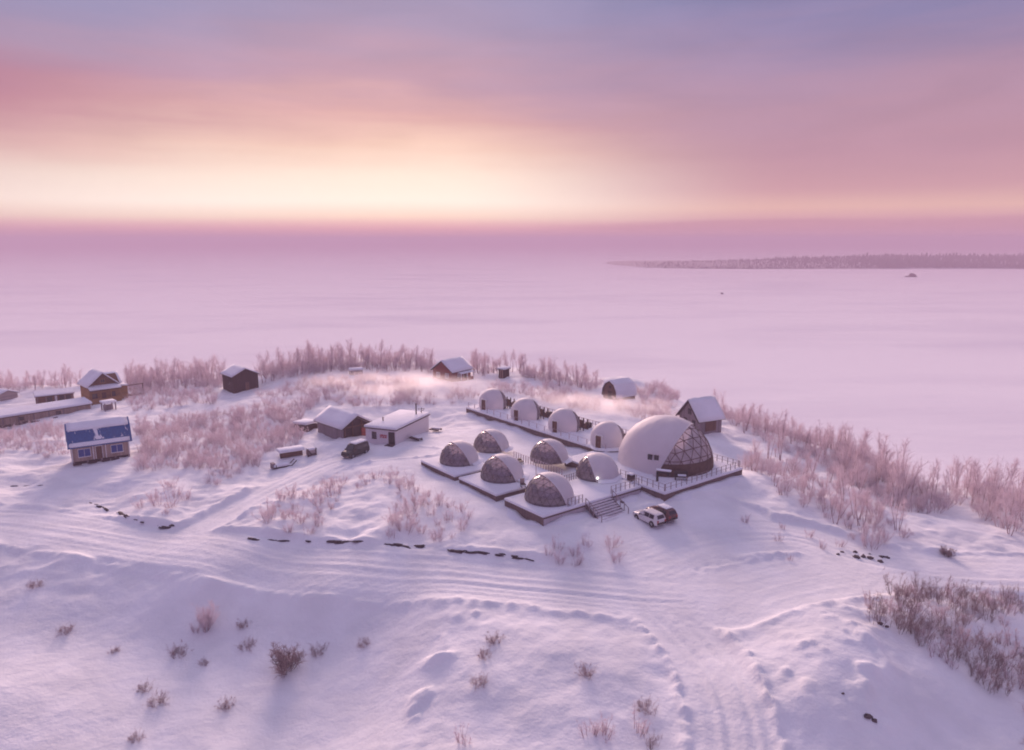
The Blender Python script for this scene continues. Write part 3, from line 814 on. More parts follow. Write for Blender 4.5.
# white flat-roofed building
p = at(396, 445); ca = facing(396, 0)
ang = facing(396, 0) + math.pi                       # away from the camera
ra = ang - R(30)                                     # long wall runs away to the right
h = thing('white_building', 'long low white building with flat snowy roof, dark door and red lettering', 'building', p, ra)
LX, WY, HH = 11.5, 5.6, 2.35
MB().box((LX / 2, WY / 2, HH / 2 - .3), (LX, WY, HH + .6)).build('wall', M['white_wall'], h)
r_ = MB().box((LX / 2, WY / 2, HH + .06), (LX + .5, WY + .5, .11)).build('roof', M['dark_frame'], h)
MB().box((LX / 2, WY / 2, HH + .33), (LX + .46, WY + .46, .42)).build('snow_cover', M['roof_snow'], r_, bevel=.16, smooth=True)
door(h, (0, .75, -.05), .95, 2.0, 'x', -1, M['plastic'], M['dark_frame'])
window(h, (0, 4.0, 1.25), .7, 1.1, 'x', -1, M['dark_frame'])
sg = MB()
for k, (y, z, a) in enumerate(((1.75, 1.25, .3), (1.95, 1.25, -.3), (2.2, 1.2, .1), (2.42, 1.28, -.25), (2.62, 1.25, .3), (2.85, 1.22, 0))):
    sg.box((-.02, y, z), (.05, .10, .55), 0, ('X', a))
sg.box((-.02, 2.3, 1.42), (.048, 1.1, .09)); sg.box((-.02, 2.1, 1.02), (.046, .9, .08))
sg.build('lettering', M['sign_red'], h)
for i, (x, y, hh) in enumerate(((3.2, 4.2, 1.0), (9.2, 1.2, 2.3))):
    ch = MB().tube((x, y, HH + .1), (x, y, HH + hh), .11 if i else .09, n=10).build('chimney', M['dark_frame'], h)
    MB().lathe([(.02, 0), (.22, .02), (.05, .14)], 10, (x, y, HH + hh + .04)).build('cowl', M['dark_frame'], ch)
am = MB(); am.tube((10.4, .8, HH + .3), (10.4, .8, HH + 1.5), .05); am.tube((10.4, .2, HH + 1.35), (10.4, 1.5, HH + 1.2), .05); am.tube((10.0, .8, HH + .9), (10.9, .6, HH + 1.0), .05)
am.build('antenna', M['dark_frame'], h)
st = MB(); st.box((-.7, .75, .02), (1.1, 1.4, .16)); st.build('doorstep', M['dark_frame'], h)
# ramp / pallets by the long wall
for (px, py, l, w, a, lab) in ((414, 441, 2.4, .8, 40, 'dark timber ramp lying against the long white building wall'), (434, 432, 1.9, 1.1, 60, 'small snowy pallet lying beyond the end of the white building')):
    q = at(px, py); t_ = thing('wooden_ramp' if px < 420 else 'pallet', lab, 'ramp' if px < 420 else 'pallet', q, facing(px, a))
    m_ = MB(); m_.box((0, 0, .35), (l, .14, .2)); m_.box((0, w, .3), (l, .14, .2)); split(m_, 'beam', M['dark_frame'], t_)
    m_ = MB(); 
    for k in range(5): m_.box((-l / 2 + .2 + k * l / 5, w / 2, .47), (.3, w + .3, .07))
    m_.build('boards', M['dark_frame'] if px < 420 else M['grey_wood'], t_)
    MB().box((0, w * .62, .57), (l * .8, w * .6, .14)).build('snow_cover', M['roof_snow'], t_, bevel=.06, smooth=True)

# blue-roofed house on the left
p = at(101, 458)
W = 5.0
h = thing('blue_roofed_house', 'beige timber house on piles, shaded gap built as a dark box, with steep blue metal roof half under snow', 'house', p, facing(102, 4) + math.pi / 2)
h.scale = (.88, .9, 1.0)
# local: ridge along x ; the long front faces local -y
LXB = 9.0; e0, e1, e2 = 2.9, 3.3, 6.3
pr = [(-W / 2 - .45, e0 - .15), (-W / 2 + .02, e0 + .72), (-W * .31, e0 + 2.3), (0, e2 - .3), (W * .31, e0 + 2.3), (W / 2 - .02, e0 + .72), (W / 2 + .45, e0 - .15)]
wl = MB(); wl.prism([(-W / 2, .55)] + [(-W / 2, e0)] + [(q[0] * .97, q[1] - .05) for q in pr[1:-1]] + [(W / 2, e0), (W / 2, .55)], -LXB / 2, LXB / 2, 'x')
wl.build('wall', M['beige'], h)
MB().prism([(-W / 2 + .1, e0 + .05)] + [(q[0] * .93, q[1] - .12) for q in pr[1:-1]] + [(W / 2 - .1, e0 + .05)], -LXB / 2 - .035, -LXB / 2 + .2, 'x').build('gable', M['log'], h)
MB().prism([(-W / 2 + .1, e0 + .05)] + [(q[0] * .93, q[1] - .12) for q in pr[1:-1]] + [(W / 2 - .1, e0 + .05)], LXB / 2 - .2, LXB / 2 + .035, 'x').build('gable', M['blue'], h)
rf = shell(pr, .005, .10, -LXB / 2 - .3, LXB / 2 + .3).build('roof', M['blue'], h)
shell(pr[2:5], .103, .36, -LXB / 2 - .28, LXB / 2 + .2, .1, .3, 4).build('snow_cover', M['roof_snow'], rf, smooth=True)
for i in (0, 5):
    shell(pr[i:i + 2], .103, .22, -LXB / 2 - .28, LXB / 2 + .25, -.16, .45, 6 + i).build('snow_cover', M['roof_snow'], rf, smooth=True)
# snow clinging to the steep part in an irregular sheet, bare blue metal showing in two patches
def steep_snow(side):
    a = np.array(pr[1]) if side < 0 else np.array(pr[5]); b = np.array(pr[2]) if side < 0 else np.array(pr[4])
    n = np.array([-(b - a)[1], (b - a)[0]]); n = n / np.linalg.norm(n) * (1 if side < 0 else -1)
    nx_, ny_ = 170, 28; vs = []; fs = []
    def has(u, v):
        x = -LXB / 2 + u * LXB
        for cx, wx in ((-2.5, 1.9), (2.3, 2.3)):
            e = ((x - cx) / wx) ** 2 + ((v - .5) / .75) ** 2 + .9 * mnoise.noise(Vector((x * 2.4, v * 1.1, side * 3.3))) + .8 * mnoise.noise(Vector((x * 7.5 + v * 2, v * 2.2, side * 7.3))) + .55 * mnoise.noise(Vector((x * 17, v * 7, side * 5.3)))
            if e < 1.2: return False
        return True
    for i in range(nx_):
        for j in range(ny_):
            u0, u1, v0, v1 = i / nx_, (i + 1) / nx_, j / ny_, (j + 1) / ny_
            if not has((u0 + u1) / 2, (v0 + v1) / 2): continue
            k = len(vs)
            for d in (.103, .16 + .05 * mnoise.noise(Vector((i * .13, j * .2, 2)))):
                for (u, v) in ((u0, v0), (u1, v0), (u1, v1), (u0, v1)):
                    q = a + (b - a) * v + n * d; vs.append((-LXB / 2 - .25 + u * (LXB + .45), q[0], q[1]))
            fs += [(k, k+1, k+2, k+3), (k+4, k+7, k+6, k+5), (k, k+4, k+5, k+1), (k+1, k+5, k+6, k+2), (k+2, k+6, k+7, k+3), (k+3, k+7, k+4, k)]
    MB().add(vs, fs).build('snow_cover', M['roof_snow'], rf)
steep_snow(-1); steep_snow(1)
for x in (-2.55, 2.5):
    window(h, (x, -W / 2, 1.8), 1.8, 1.25, 'y', -1, M['white_paint'], M['blue_win'])
door(h, (-.3, -W / 2, .6), .95, 1.95, 'y', -1, M['brown'], M['white_paint'])
pb = MB()
for x in (-LXB / 2 + .1, -1.2, .75, LXB / 2 - .1): pb.box((x, -W / 2 - .06, 1.72), (.14, .1, 2.3))
split(pb, 'corner_board', M['white_paint'], h)
vb = MB()
for sgn in (-1, 1):
    q = pr if sgn < 0 else pr
    for a, b in zip(pr[:-1], pr[1:]): vb.tube((sgn * (LXB / 2 + .3), a[0], a[1] + .03), (sgn * (LXB / 2 + .3), b[0], b[1] + .05), .24, n=4)
vb.build('barge_board', M['blue'], h)
bs = MB(); bs.box((0, 0, .1), (LXB - .5, W - .5, .9)); bs.build('base', M['dark_frame'], h)  # dark box in place of the shaded gap between the piles
pl = MB()
for x in np.linspace(-LXB / 2 + .2, LXB / 2 - .2, 5): pl.box((x, -W / 2 + .1, .05), (.3, .3, 1.0))
split(pl, 'pile', M['grey_wood'], h)
ps = MB()
for x in (-3.8, -1.5, .6, 2.0): ps.box((x, -W / 2 - .5, .25), (1.3, .35, .25), .1)
split(ps, 'stacked_timber', M['dark_frame'], h)

# two-storey log cabin
p = at(100, 399)
h = house('log_cabin', 'two-storey brown log cabin with snowy gable roof and a porch roof across its front', 'cabin', p, facing(100, 16), 6.2, 5.6, 3.6, 6.1, M['log'], M['dark_frame'], over=.5, snow=.35, gable_mat=M['log_dark'], seed=15)
window(h, (3.13, 0, 4.5), .8, .8, 'x', 1, M['log'])
pr2 = MB().box((3.9, 0, 3.15), (2.2, 6.3, .1), 0, ('Y', .3)).build('porch_roof', M['dark_frame'], h)
MB().box((3.9, 0, 3.33), (2.15, 6.25, .26), 0, ('Y', .3)).build('snow_cover', M['roof_snow'], pr2, bevel=.08, smooth=True)
pp = MB()
for y in (-2.9, -1, 1, 2.9): pp.box((4.7, y, 1.1), (.16, .16, 3.2))
split(pp, 'porch_post', M['log'], h)
MB().box((4.75, 0, .45), (.08, 5.8, 1.0)).build('porch_rail', M['log'], h)
door(h, (3.1, 0, -.05), .9, 2.0, 'x', 1, M['log_dark'], M['log']); window(h, (3.1, 1.8, 1.4), .9, 1.0, 'x', 1, M['log_dark']); window(h, (3.1, -1.8, 1.4), .9, 1.0, 'x', 1, M['log_dark'])
ln_ = MB().box((.8, 3.95, 1.1), (3.4, 2.2, 3.4)).build('annex', M['log'], h)
MB().box((.8, 3.95, 2.98), (3.8, 2.5, .3), 0, ('X', -.12)).build('snow_cover', M['roof_snow'], ln_, bevel=.08, smooth=True)
MB().prism([(-2.4, 3.4), (0, 5.4), (2.4, 3.4)], 0.3, 3.6, 'y').build('dormer', M['log_dark'], h)
dm = shell([(-2.5, 3.35), (0, 5.42), (2.5, 3.35)], .01, .34, 0, 4.2, .1, .25, 5)
dm.v = [(v[1] - .6, v[0], v[2]) for v in dm.v]; dm.build('snow_cover', M['roof_snow'], h, smooth=True)
bm_ = MB(); bm_.tube((2.2, 4.9, 2.6), (2.0, 8.6, 2.6), .09); bm_.tube((2.0, 8.4, -.4), (2.0, 8.4, 2.6), .09); bm_.box((1.5, 6.6, .25), (1.4, 3.0, .25))
bm_.build('terrace_frame', M['log_dark'], h)

# low brown shed with dark posts
p = at(55, 400.5)
h = thing('open_shed', 'low brown shed with a snowy lean-to roof, shaded openings as black panels, left of the log cabin', 'shed', p, facing(55, 4) + math.pi / 2)
h.scale = (.84, .84, .84)
MB().prism([(-1.6, -.5), (-1.6, 1.75), (1.6, 2.3), (1.6, -.5)], -4.2, 4.2, 'x').build('wall', M['log_dark'], h)
r_ = MB().prism([(-1.95, 1.70), (-1.95, 1.80), (1.9, 2.46), (1.9, 2.36)], -4.5, 4.5, 'x').build('roof', M['dark_frame'], h)
MB().prism([(-1.9, 1.815), (-1.9, 2.0), (-1.7, 2.12), (1.7, 2.72), (1.85, 2.6), (1.85, 2.47)], -4.45, 4.45, 'x').build('snow_cover', M['roof_snow'], r_, smooth=False)
pm = MB()
for x in (-3.9, -2, -.1, .5, 2.2, 3.9): pm.box((x, -1.72, .6), (.16, .16, 2.2))
split(pm, 'post', M['grey_wood'], h)
for x in (-1.2, 1.5, 3.0): MB().box((x, -1.62, .75), (1.1, .05, 1.5)).build('opening', M['plastic'], h)  # black panels on the solid front, put in for shaded openings
MB().box((.2, -1.63, .8), (.5, .06, 1.6)).build('door', M['white_paint'], h)
# long low barn
p = at(30, 419)
h = thing('long_barn', 'long low beige barn with a broad snow-covered roof, in front of the open shed', 'barn', p, facing(30, 16) + math.pi / 2)
MB().prism([(-1.9, -.7), (-1.9, 1.5), (1.9, 1.9), (1.9, -.7)], -13, 10.5, 'x').build('wall', M['beige'], h)
r_ = MB().prism([(-2.3, 1.45), (-2.3, 1.56), (2.3, 2.06), (2.3, 1.95)], -13.3, 10.8, 'x').build('roof', M['dark_frame'], h)
MB().prism([(-2.25, 1.57), (-2.28, 1.8), (-2.0, 1.98), (2.0, 2.42), (2.25, 2.3), (2.25, 2.07)], -13.25, 10.75, 'x').build('snow_cover', M['roof_snow'], r_)
pm = MB()
for x in np.arange(-12.8, 10.6, 2.6): pm.box((x, -1.96, .5), (.16, .1, 2.0))
split(pm, 'post', M['grey_wood'], h)
window(h, (-2.0, -1.9, .8), .8, .6, 'y', -1, M['dark_frame']); window(h, (4.5, -1.9, .8), .8, .6, 'y', -1, M['dark_frame'])
rb = MB()
random.seed(4)
for k in range(46): rb.box((-12 + 22 * random.random(), -3.1 - .7 * random.random(), .05 + .15 * random.random()), (.9 * random.random() + .3, .3, .3), random.random() - .5)
rb.build('woodpile', M['dark_frame'], h)
# pale hut at the left edge
p = at(4, 400)
h = house('pale_hut', 'small pale hut with a low snowy roof at the very left edge', 'hut', p, facing(4, 28), 3.6, 4.2, 1.5, 2.3, M['pale_wood'], M['grey_wood'], over=.3, snow=.25, seed=21)
# small open shelter behind the blue-roofed house
p = at(109, 410)
h = thing('garden_shelter', 'small grey open shelter with a snow cap, just behind the blue-roofed house', 'shelter', p, facing(109, 20))
for sx in (-.9, .9):
    for sy in (-1, 1): MB().box((sx, sy, .6), (.18, .18, 2.2)).build('leg', M['grey_wood'], h)
MB().box((-.3, 0, .5), (.6, 1.7, 1.2)).build('box_seat', M['grey_wood'], h)
MB().box((0, 0, 1.85), (2.3, 2.6, .4)).build('snow_cover', M['roof_snow'], h, bevel=.14, smooth=True)

# debris: snowed tables and crates by the drive
p = at(291, 456)
h = thing('work_table', 'long brown work table under a thick quilt of snow beside the drive', 'table', p, facing(291, 15) + math.pi / 2)
MB().box((0, 0, .45), (3.2, 1.0, .8)).build('cabinet', M['brown'], h)
for x in (-1.65, 1.65): MB().box((x, -.35, .3), (.14, .14, 1.3)).build('leg', M['dark_frame'], h)
MB().box((0, 0, 1.12), (4.0, 1.9, .5)).build('snow_cover', M['roof_snow'], h, bevel=.18, smooth=True)
p = at(311, 455)
h = thing('metal_frame_crate', 'small crate with dark diagonal braces and snow inside, right of the snowy work table', 'crate', p, facing(311, 20) + math.pi / 2)
MB().box((0, 0, .4), (1.2, 1.0, 1.0)).build('crate_body', M['pale_wood'], h)
bm_ = MB(); bm_.tube((-.66, -.54, -.1), (-.66, -.54, 1.2), .1, n=4); bm_.tube((.66, -.54, -.1), (.66, -.54, 1.2), .1, n=4); bm_.tube((-.66, -.56, .1), (.66, -.56, .3), .09, n=4); bm_.tube((-.66, -.57, 1.1), (-.1, -.57, .2), .09, n=4)
split(bm_, 'brace', M['dark_frame'], h)
MB().box((0, 0, 1.05), (1.3, 1.1, .3)).build('snow_cover', M['roof_snow'], h, bevel=.1, smooth=True)
p = at(283, 467)
h = thing('sled_frame', 'snow-filled sled frame with bent dark runners below the snowy work table', 'sled', p, facing(283, 20) + math.pi / 2)
bm_ = MB(); 
for y in (-.5, .5): bm_.tube((-1.6, y, .15), (1.2, y, .15), .08); bm_.tube((1.2, y, .15), (2.0, y, .8), .08); bm_.tube((-1.2, y, .1), (-1.2, y, .6), .07)
split(bm_, 'runner', M['dark_frame'], h)
MB().box((-.3, 0, .42), (2.4, 1.1, .4)).build('snow_cover', M['roof_snow'], h, bevel=.16, smooth=True)
MB().box((-1.5, .1, .5), (.5, .8, .8)).build('backrest', M['grey_wood'], h)

# snowed stones/trailers behind the camp
p = at(356, 374)
h = thing('buried_trailer', 'grey shape buried in snow on the hilltop before the back shrubs', 'trailer', p, facing(356, 10) + math.pi / 2)
MB().box((0, 0, .5), (3.0, 1.6, 1.2)).build('trailer_box', M['grey_wood'], h, bevel=.1)
MB().box((0, 0, 1.25), (3.3, 1.9, .5)).build('snow_cover', M['roof_snow'], h, bevel=.2, smooth=True)

# ------------------------------------------------------------------ decks of the camp, in the camp's own axes
DZ = 1.0
U = np.array([0.615, -0.789]); V = np.array([0.789, 0.615])
def uv_of(px, py, z):
    q = at_z(px, py, z)[:2]; return float(q @ U), float(q @ V)
def xy(u, v): q = U * u + V * v; return float(q[0]), float(q[1])
ANG_U = math.atan2(U[1], U[0])            # local x = U ; local y = V (since V = U rotated +90)
def deck(name, label, u0, u1, v0, v1, top, skirt_h=2.2, right=None):
    x, y = xy((u0 + u1) / 2, (v0 + v1) / 2)
    t = thing(name, label, 'deck', (x, y, top), ANG_U)
    a, b = (u1 - u0), (v1 - v0)
    MB().box((0, 0, -.1), (a, b, .2)).build('floor', M['skirt'], t)
    MB().box((0, 0, .17), (a + .12, b + .12, .34)).build('snow_cover', M['roof_snow'], t, bevel=.12, smooth=True)
    for (cx, cy, dx, dy) in ((0, -b / 2 + .05, a - .02, .08), (a / 2 - .05, 0, .08, b - .2), (-a / 2 + .05, 0, .08, b - .2), (0, b / 2 - .05, a - .02, .08)):
        MB().box((cx, cy, -.2 - skirt_h / 2), (dx, dy, skirt_h)).build('skirting', (right or M['skirt']) if cx > 1 else M['skirt'], t)
    K = max(8, int(a / .8)); vs = []; fs = []
    for side, ln in (((0, -1), a), ((1, 0), b)):
        o0 = len(vs); K = max(8, int(ln / .7))
        for k in range(K + 1):
            f = (k / K - .5) * ln
            lx, ly = (f, -b / 2 + .02) if side[1] else (a / 2 - .02, f)
            tp = min(1, min(k, K - k) / 3)
            w = .05 + tp * (1.0 + .7 * mnoise.noise(Vector((k * .35, u0, v0 + side[0]))))
            ox, oy = lx + side[0] * w * 1.3, ly + side[1] * w * 1.3
            wx, wy = x + ox * U[0] + oy * V[0], y + ox * U[1] + oy * V[1]
            wx2, wy2 = x + lx * U[0] + ly * V[0], y + lx * U[1] + ly * V[1]
            g0 = hz(wx2, wy2) - top; g1 = hz(wx, wy) - top
            up = tp * max(0.05, (-.12 - g0) * (.42 + .5 * mnoise.noise(Vector((k * .28, v0 * 3 + side[0] * 9, u0)))))
            vs += [(lx, ly, g0 - .3), (lx, ly, g0 + up), ((lx * 2 + ox) / 3, (ly * 2 + oy) / 3, g0 + up * .55 + .02), (ox, oy, g1 - .05)]
        for k in range(K):
            i = o0 + 4 * k
            for q in range(3): fs.append((i + q, i + 4 + q, i + 5 + q, i + 1 + q))
    MB().add(vs, fs).build('snow_drift', M['roof_snow'], t, smooth=True)
    return t
ST = DZ + .34                              # top of the snow on the decks
d1a = uv_of(421, 460, ST); d1b = uv_of(455, 475, ST)
d2a = uv_of(459, 477, ST); d2b = uv_of(496, 494, ST)
d3a = uv_of(504.5, 497.5, ST); d3b = uv_of(543.5, 515, ST)
print('decks', d1a, d1b, d2a, d2b, d3a, d3b)
e1 = (d1b[0] + d2a[0]) / 2; e2 = (d2b[0] + d3a[0]) / 2
v1_, v2_, v3_ = d1a[1], d2a[1], d3a[1]
VB = max(v1_, v2_, v3_) + 11.5
FD = 6.6
deck('terrace', 'snowy timber terrace under the leftmost glazed dome', d1a[0], d1b[0] + .1, v1_, v1_ + FD, DZ)
deck('terrace', 'snowy timber terrace with a dark open right end, under the middle edge dome', d2a[0], d2b[0], v2_, v2_ + FD, DZ - .03)
deck('rear_terrace', 'flat snowy terrace behind the front ones, under the two rear glazed domes', d1a[0] + 2, d3a[0] - .15, v1_ + FD + .25, VB, DZ - .05)
bv = uv_of(640, 485, ST)
deck('terrace', 'wide snowy timber terrace with the front stairs, under the nearest glazed dome', d3a[0], d3b[0], v3_, bv[1], DZ - .06, right=M['skirt_pale'])
# hall deck
hc = uv_of(667, 492, ST); hr = uv_of(747, 469, ST)
hall_u1 = hc[0]; hall_v0 = bv[1] + .25; hall_v1 = hr[1]
print('hall', hc, hr, bv, e2)
deck('hall_deck', 'corner timber deck with railings round the largest dome', hall_u1 - 19, hall_u1, hall_v0, hall_v1, DZ + .02)
# back row deck
ba = uv_of(465, 407, ST + .25); bb = uv_of(607, 451, ST + .25)
deck('back_deck', 'long straight snowy deck with brown skirting under the row of white domes', ba[0], bb[0], (ba[1] + bb[1]) / 2, (ba[1] + bb[1]) / 2 + 9, DZ + .25)
BV0 = (ba[1] + bb[1]) / 2
print('back', ba, bb)

# ------------------------------------------------------------------ domes
def geodesic(freq, r):
    g = (1 + 5 ** .5) / 2
    P = [Vector(p).normalized() for p in ((-1,g,0),(1,g,0),(-1,-g,0),(1,-g,0),(0,-1,g),(0,1,g),(0,-1,-g),(0,1,-g),(g,0,-1),(g,0,1),(-g,0,-1),(-g,0,1))]
    Fc = ((0,11,5),(0,5,1),(0,1,7),(0,7,10),(0,10,11),(1,5,9),(5,11,4),(11,10,2),(10,7,6),(7,1,8),(3,9,4),(3,4,2),(3,2,6),(3,6,8),(3,8,9),(4,9,5),(2,4,11),(6,2,10),(8,6,7),(9,8,1))
    rot = Matrix.Rotation(math.atan(1 / g), 3, 'X')
    bm = bmesh.new(); cache = {}
    def V_(p):
        p = (rot @ p).normalized(); k = (round(p.x, 4), round(p.y, 4), round(p.z, 4))
        if k not in cache: cache[k] = bm.verts.new(p * r)
        return cache[k]
    for a, b, c in Fc:
        A, B, C = P[a], P[b], P[c]; grid = {}
        for i in range(freq + 1):
            for j in range(freq + 1 - i):
                grid[i, j] = V_(A + (B - A) * (i / freq) + (C - A) * (j / freq))
        for i in range(freq):
            for j in range(freq - i):
                bm.faces.new((grid[i, j], grid[i + 1, j], grid[i, j + 1]))
                if i + j < freq - 1: bm.faces.new((grid[i + 1, j], grid[i + 1, j + 1], grid[i, j + 1]))
    return bm
def cut(bm, co, no):
    """keep the side the normal points away from"""
    g = list(bm.verts) + list(bm.edges) + list(bm.faces)
    bmesh.ops.bisect_plane(bm, geom=g, plane_co=co, plane_no=no, clear_outer=True, dist=1e-4)
def dome(name, label, loc, r, lift, n, c, freq, glass, strut, lining, sr, band, door_a=None, group=None):
    """sphere centre lift above the deck; glazing where n.p > c*r"""
    t = thing(name, label, 'dome', loc, 0, group)
    n = Vector(n).normalized(); ctr = Vector((0, 0, lift))
    def sh(bm):
        bmesh.ops.translate(bm, verts=bm.verts, vec=ctr); return bm
    g = sh(geodesic(freq, r)); cut(g, (0, 0, 0), (0, 0, -1)); cut(g, ctr + n * (c * r), -n)
    sm = MB()
    for e in g.edges: sm.tube(e.verts[0].co, e.verts[1].co, sr, n=5, cap=False)
    go = bm_obj(g, 'glazing', glass, t)
    sm.build('strut', strut, go)
    bm = bmesh.new(); bmesh.ops.create_uvsphere(bm, u_segments=72, v_segments=40, radius=r + .05); sh(bm)
    for v in bm.verts: v.co += (v.co - ctr).normalized() * (.035 * r / 3 * mnoise.noise(v.co * 1.1) + .02 * mnoise.noise(v.co * 3))
    cut(bm, (0, 0, 0), (0, 0, -1)); cut(bm, ctr + n * (c * r), n)
    cv = bm_obj(bm, 'cover', M['cover'], t, True)
    bm = bmesh.new(); bmesh.ops.create_uvsphere(bm, u_segments=40, v_segments=24, radius=r - .12); sh(bm)
    cut(bm, (0, 0, 0), (0, 0, -1)); cut(bm, ctr + n * (c * r), n)
    bm_obj(bm, 'lining', lining, t, True)
    # rim where the cover ends
    rm = MB(); tt = n.orthogonal().normalized(); ww = n.cross(tt); rr = math.sqrt(max(0.01, 1 - c * c)) * (r + .05); prev = None
    for k in range(97):
        a = 2 * math.pi * k / 96; q = ctr + n * (c * r) + tt * (rr * math.cos(a)) + ww * (rr * math.sin(a))
        if prev is not None and q.z > 0 and prev.z > 0: rm.tube(prev, q, .07 if r < 5 else .1, n=6, cap=False)
        prev = q
    rm.build('cover_hem', M['cover'], cv, smooth=True)
    # floor and low wall behind the glazing
    rb = math.sqrt(max(.1, r * r - lift * lift))
    MB().lathe([(0.01, .04), (rb - .15, .04), (rb - .15, .10), (0.01, .10)], 40).build('floor', M['base_band'], t)
    bw = MB(); a0 = math.atan2(n.y, n.x); nh = math.hypot(n.x, n.y); K = 28
    out = .035 if r > 5 else -.10
    rad = lambda z: math.sqrt(max(.04, r * r - (z - lift) ** 2)) + out
    hf = lambda z: math.acos(max(-1, min(1, (c * r - n.z * (z - lift)) / (rad(z) * nh)))) - .015
    half = hf(0); levels = [.1 + (band - .1) * q / 4 for q in range(5)]; vs = []; fs = []
    for k in range(K + 1):
        for z in levels:
            a = a0 + hf(z) * (2 * k / K - 1)
            vs += [(rad(z) * math.cos(a), rad(z) * math.sin(a), z), ((rad(z) - .09) * math.cos(a), (rad(z) - .09) * math.sin(a), z)]
    q2 = 2 * len(levels)
    for k in range(K):
        for q in range(4):
            i = q2 * k + 2 * q; j = i + q2
            fs += [(i, j, j + 2, i + 2), (i + 1, i + 3, j + 3, j + 1)]
        i = q2 * k + 8; fs.append((i, i + q2, i + q2 + 1, i + 1))
    bw.add(vs, fs); bw.build('base_wall', M['base_band'], t)
    # furniture seen through the glazing
    f = MB()
    if r < 5:
        f.box((-n.x * .5, -n.y * .5, .45), (2.0, 1.6, .5), a0); f.build('bed', M['cloth'], t, bevel=.08)
    # drift round the foot, only behind the glazing line
    sk = []; 
    bm = bmesh.new()
    K = 64; ring = []
    for k in range(K + 1):
        a = a0 + half + .06 + (2 * math.pi - 2 * half - .12) * k / K
        w = .35 + .22 * mnoise.noise(Vector((math.cos(a) * 2, math.sin(a) * 2, r)))
        hgt = .35 + .2 * mnoise.noise(Vector((math.cos(a) * 2.5, math.sin(a) * 2.5, r + 4)))
        rr_ = math.sqrt(max(.1, (r + .05) ** 2 - (hgt - lift) ** 2))
        ca, sa = math.cos(a), math.sin(a)
        ring.append([bm.verts.new((ca * q, sa * q, z)) for q, z in ((rb - .1, -.02), (rr_ - .12, hgt), (rr_ + w * .35, hgt * .6), (rr_ + w, .15), (rr_ + 1.7 * w, -.02))])
    for k in range(K):
        for q in range(4): bm.faces.new((ring[k][q], ring[k + 1][q], ring[k + 1][q + 1], ring[k][q + 1]))
    bm_obj(bm, 'snow_drift', M['roof_snow'], t, True)
    if door_a is not None:
        a = door_a; ca, sa = math.cos(a), math.sin(a)
        rd = math.sqrt(r * r - (1.0 - lift) ** 2)
        d = MB().box((ca * (rd - .22), sa * (rd - .22), 1.05), (.7, .95, 2.0), a).build('door', M['brown'], t, bevel=.03)
        MB().box((ca * (rd + .16), sa * (rd + .16) , 1.0), (.06, .06, .2), a).build('handle', M['metal'], d)
        MB().box((ca * (rd - .24), sa * (rd - .24), 1.1), (.7, 1.25, 2.2), a).build('door_frame', M['cover'], d, bevel=.05)
    return t
def place(px, py, top):          # base centre of a dome on a deck of that height
    q = at_z(px, py, top); return (q[0], q[1], q[2])
def wdir(px, a, z=0.0):
    w = facing(px, a); return (math.cos(w), math.sin(w), z)
GR = 'glazed sleeping domes on the front terraces'
proto = dome('glazed_dome', 'glazed dome at the left end of the front terraces, nearest the white building', place(459, 461, ST), 2.8, .15, wdir(500, -58, -.42), -.10, 4, M['dome_glass'], M['strut'], M['lining'], .03, .8, group=GR)
ptree = tree_of(proto)
dome_spots = [((491, 448), 'glazed dome farthest back in the front group, behind the leftmost two', .98),
              ((502, 476.5), 'glazed dome on the edge of the middle terrace, above the dark deck opening', 1.04),
              ((549, 459), 'glazed dome between the nearest glazed dome and the back deck', 1.0),
              ((549, 498), 'nearest glazed dome, on the terrace corner left of the stairs', 1.09)]
for (px, py), lab, s_ in dome_spots:
    dup(proto, ptree, place(px, py, ST), 0, lab, GR, (s_, s_, s_))
dome('glazed_dome', 'dome with a small shiny glazed left side and snowy right, beside the largest dome', place(597, 475, ST), 2.9, .15, wdir(598, -78, -.30), .22, 4, M['dome_glass'], M['strut'], M['lining'], .03, .8, group=GR)
big = dome('hall_dome', 'largest white dome with a wide triangle-framed window wall on its right side', place(665, 462.5, ST), 6.75, .1, wdir(665, 73, -.42), .115, 5, M['big_glass'], M['strut_big'], M['lining_big'], .06, 1.75)
# two little windows and the lower vent of the hall
for k, aa in enumerate((-19, -11)):
    a = facing(665, aa); z = 2.5; rr_ = math.sqrt(6.8 ** 2 - z * z)
    w_ = MB().box((rr_ * math.cos(a) - .05 * math.cos(a), (rr_ - .05) * math.sin(a), z), (.34, .62, .7), a).build('window', M['dark_frame'], big)
    MB().box(((rr_ + .08) * math.cos(a), (rr_ + .08) * math.sin(a), z), (.12, .46, .52), a).build('pane', M['win'], w_)
# furniture on the hall deck (dark frame + bench at the corner)
q = at_z(664, 482, ST)
fr = thing('photo_frame', 'dark bracket-shaped timber frame on the deck before the largest dome', 'frame', q, facing(664, -10))
fm = MB(); fm.box((0, -.9, .75), (.28, .3, 1.5)); fm.box((0, -.2, 1.35), (.25, 1.2, .3)); fm.box((0, .55, 1.2), (.25, .3, .6)); fm.build('frame_bar', M['plastic'], fr)
MB().box((0, -.1, 1.62), (.5, 2.0, .2)).build('snow_cover', M['roof_snow'], fr, bevel=.07, smooth=True)
q = at_z(681, 480, ST)
fr = thing('snowy_bench', 'dark outdoor bench with snow on it, right of the timber frame on the hall deck', 'bench', q, facing(681, 5))
MB().box((0, 0, .5), (.6, 1.8, .14)).build('seat', M['plastic'], fr); MB().box((-.32, 0, .85), (.12, 1.8, .6)).build('backrest', M['plastic'], fr)
for y in (-.75, .75): MB().box((0, y, .22), (.5, .14, .45)).build('leg', M['plastic'], fr)
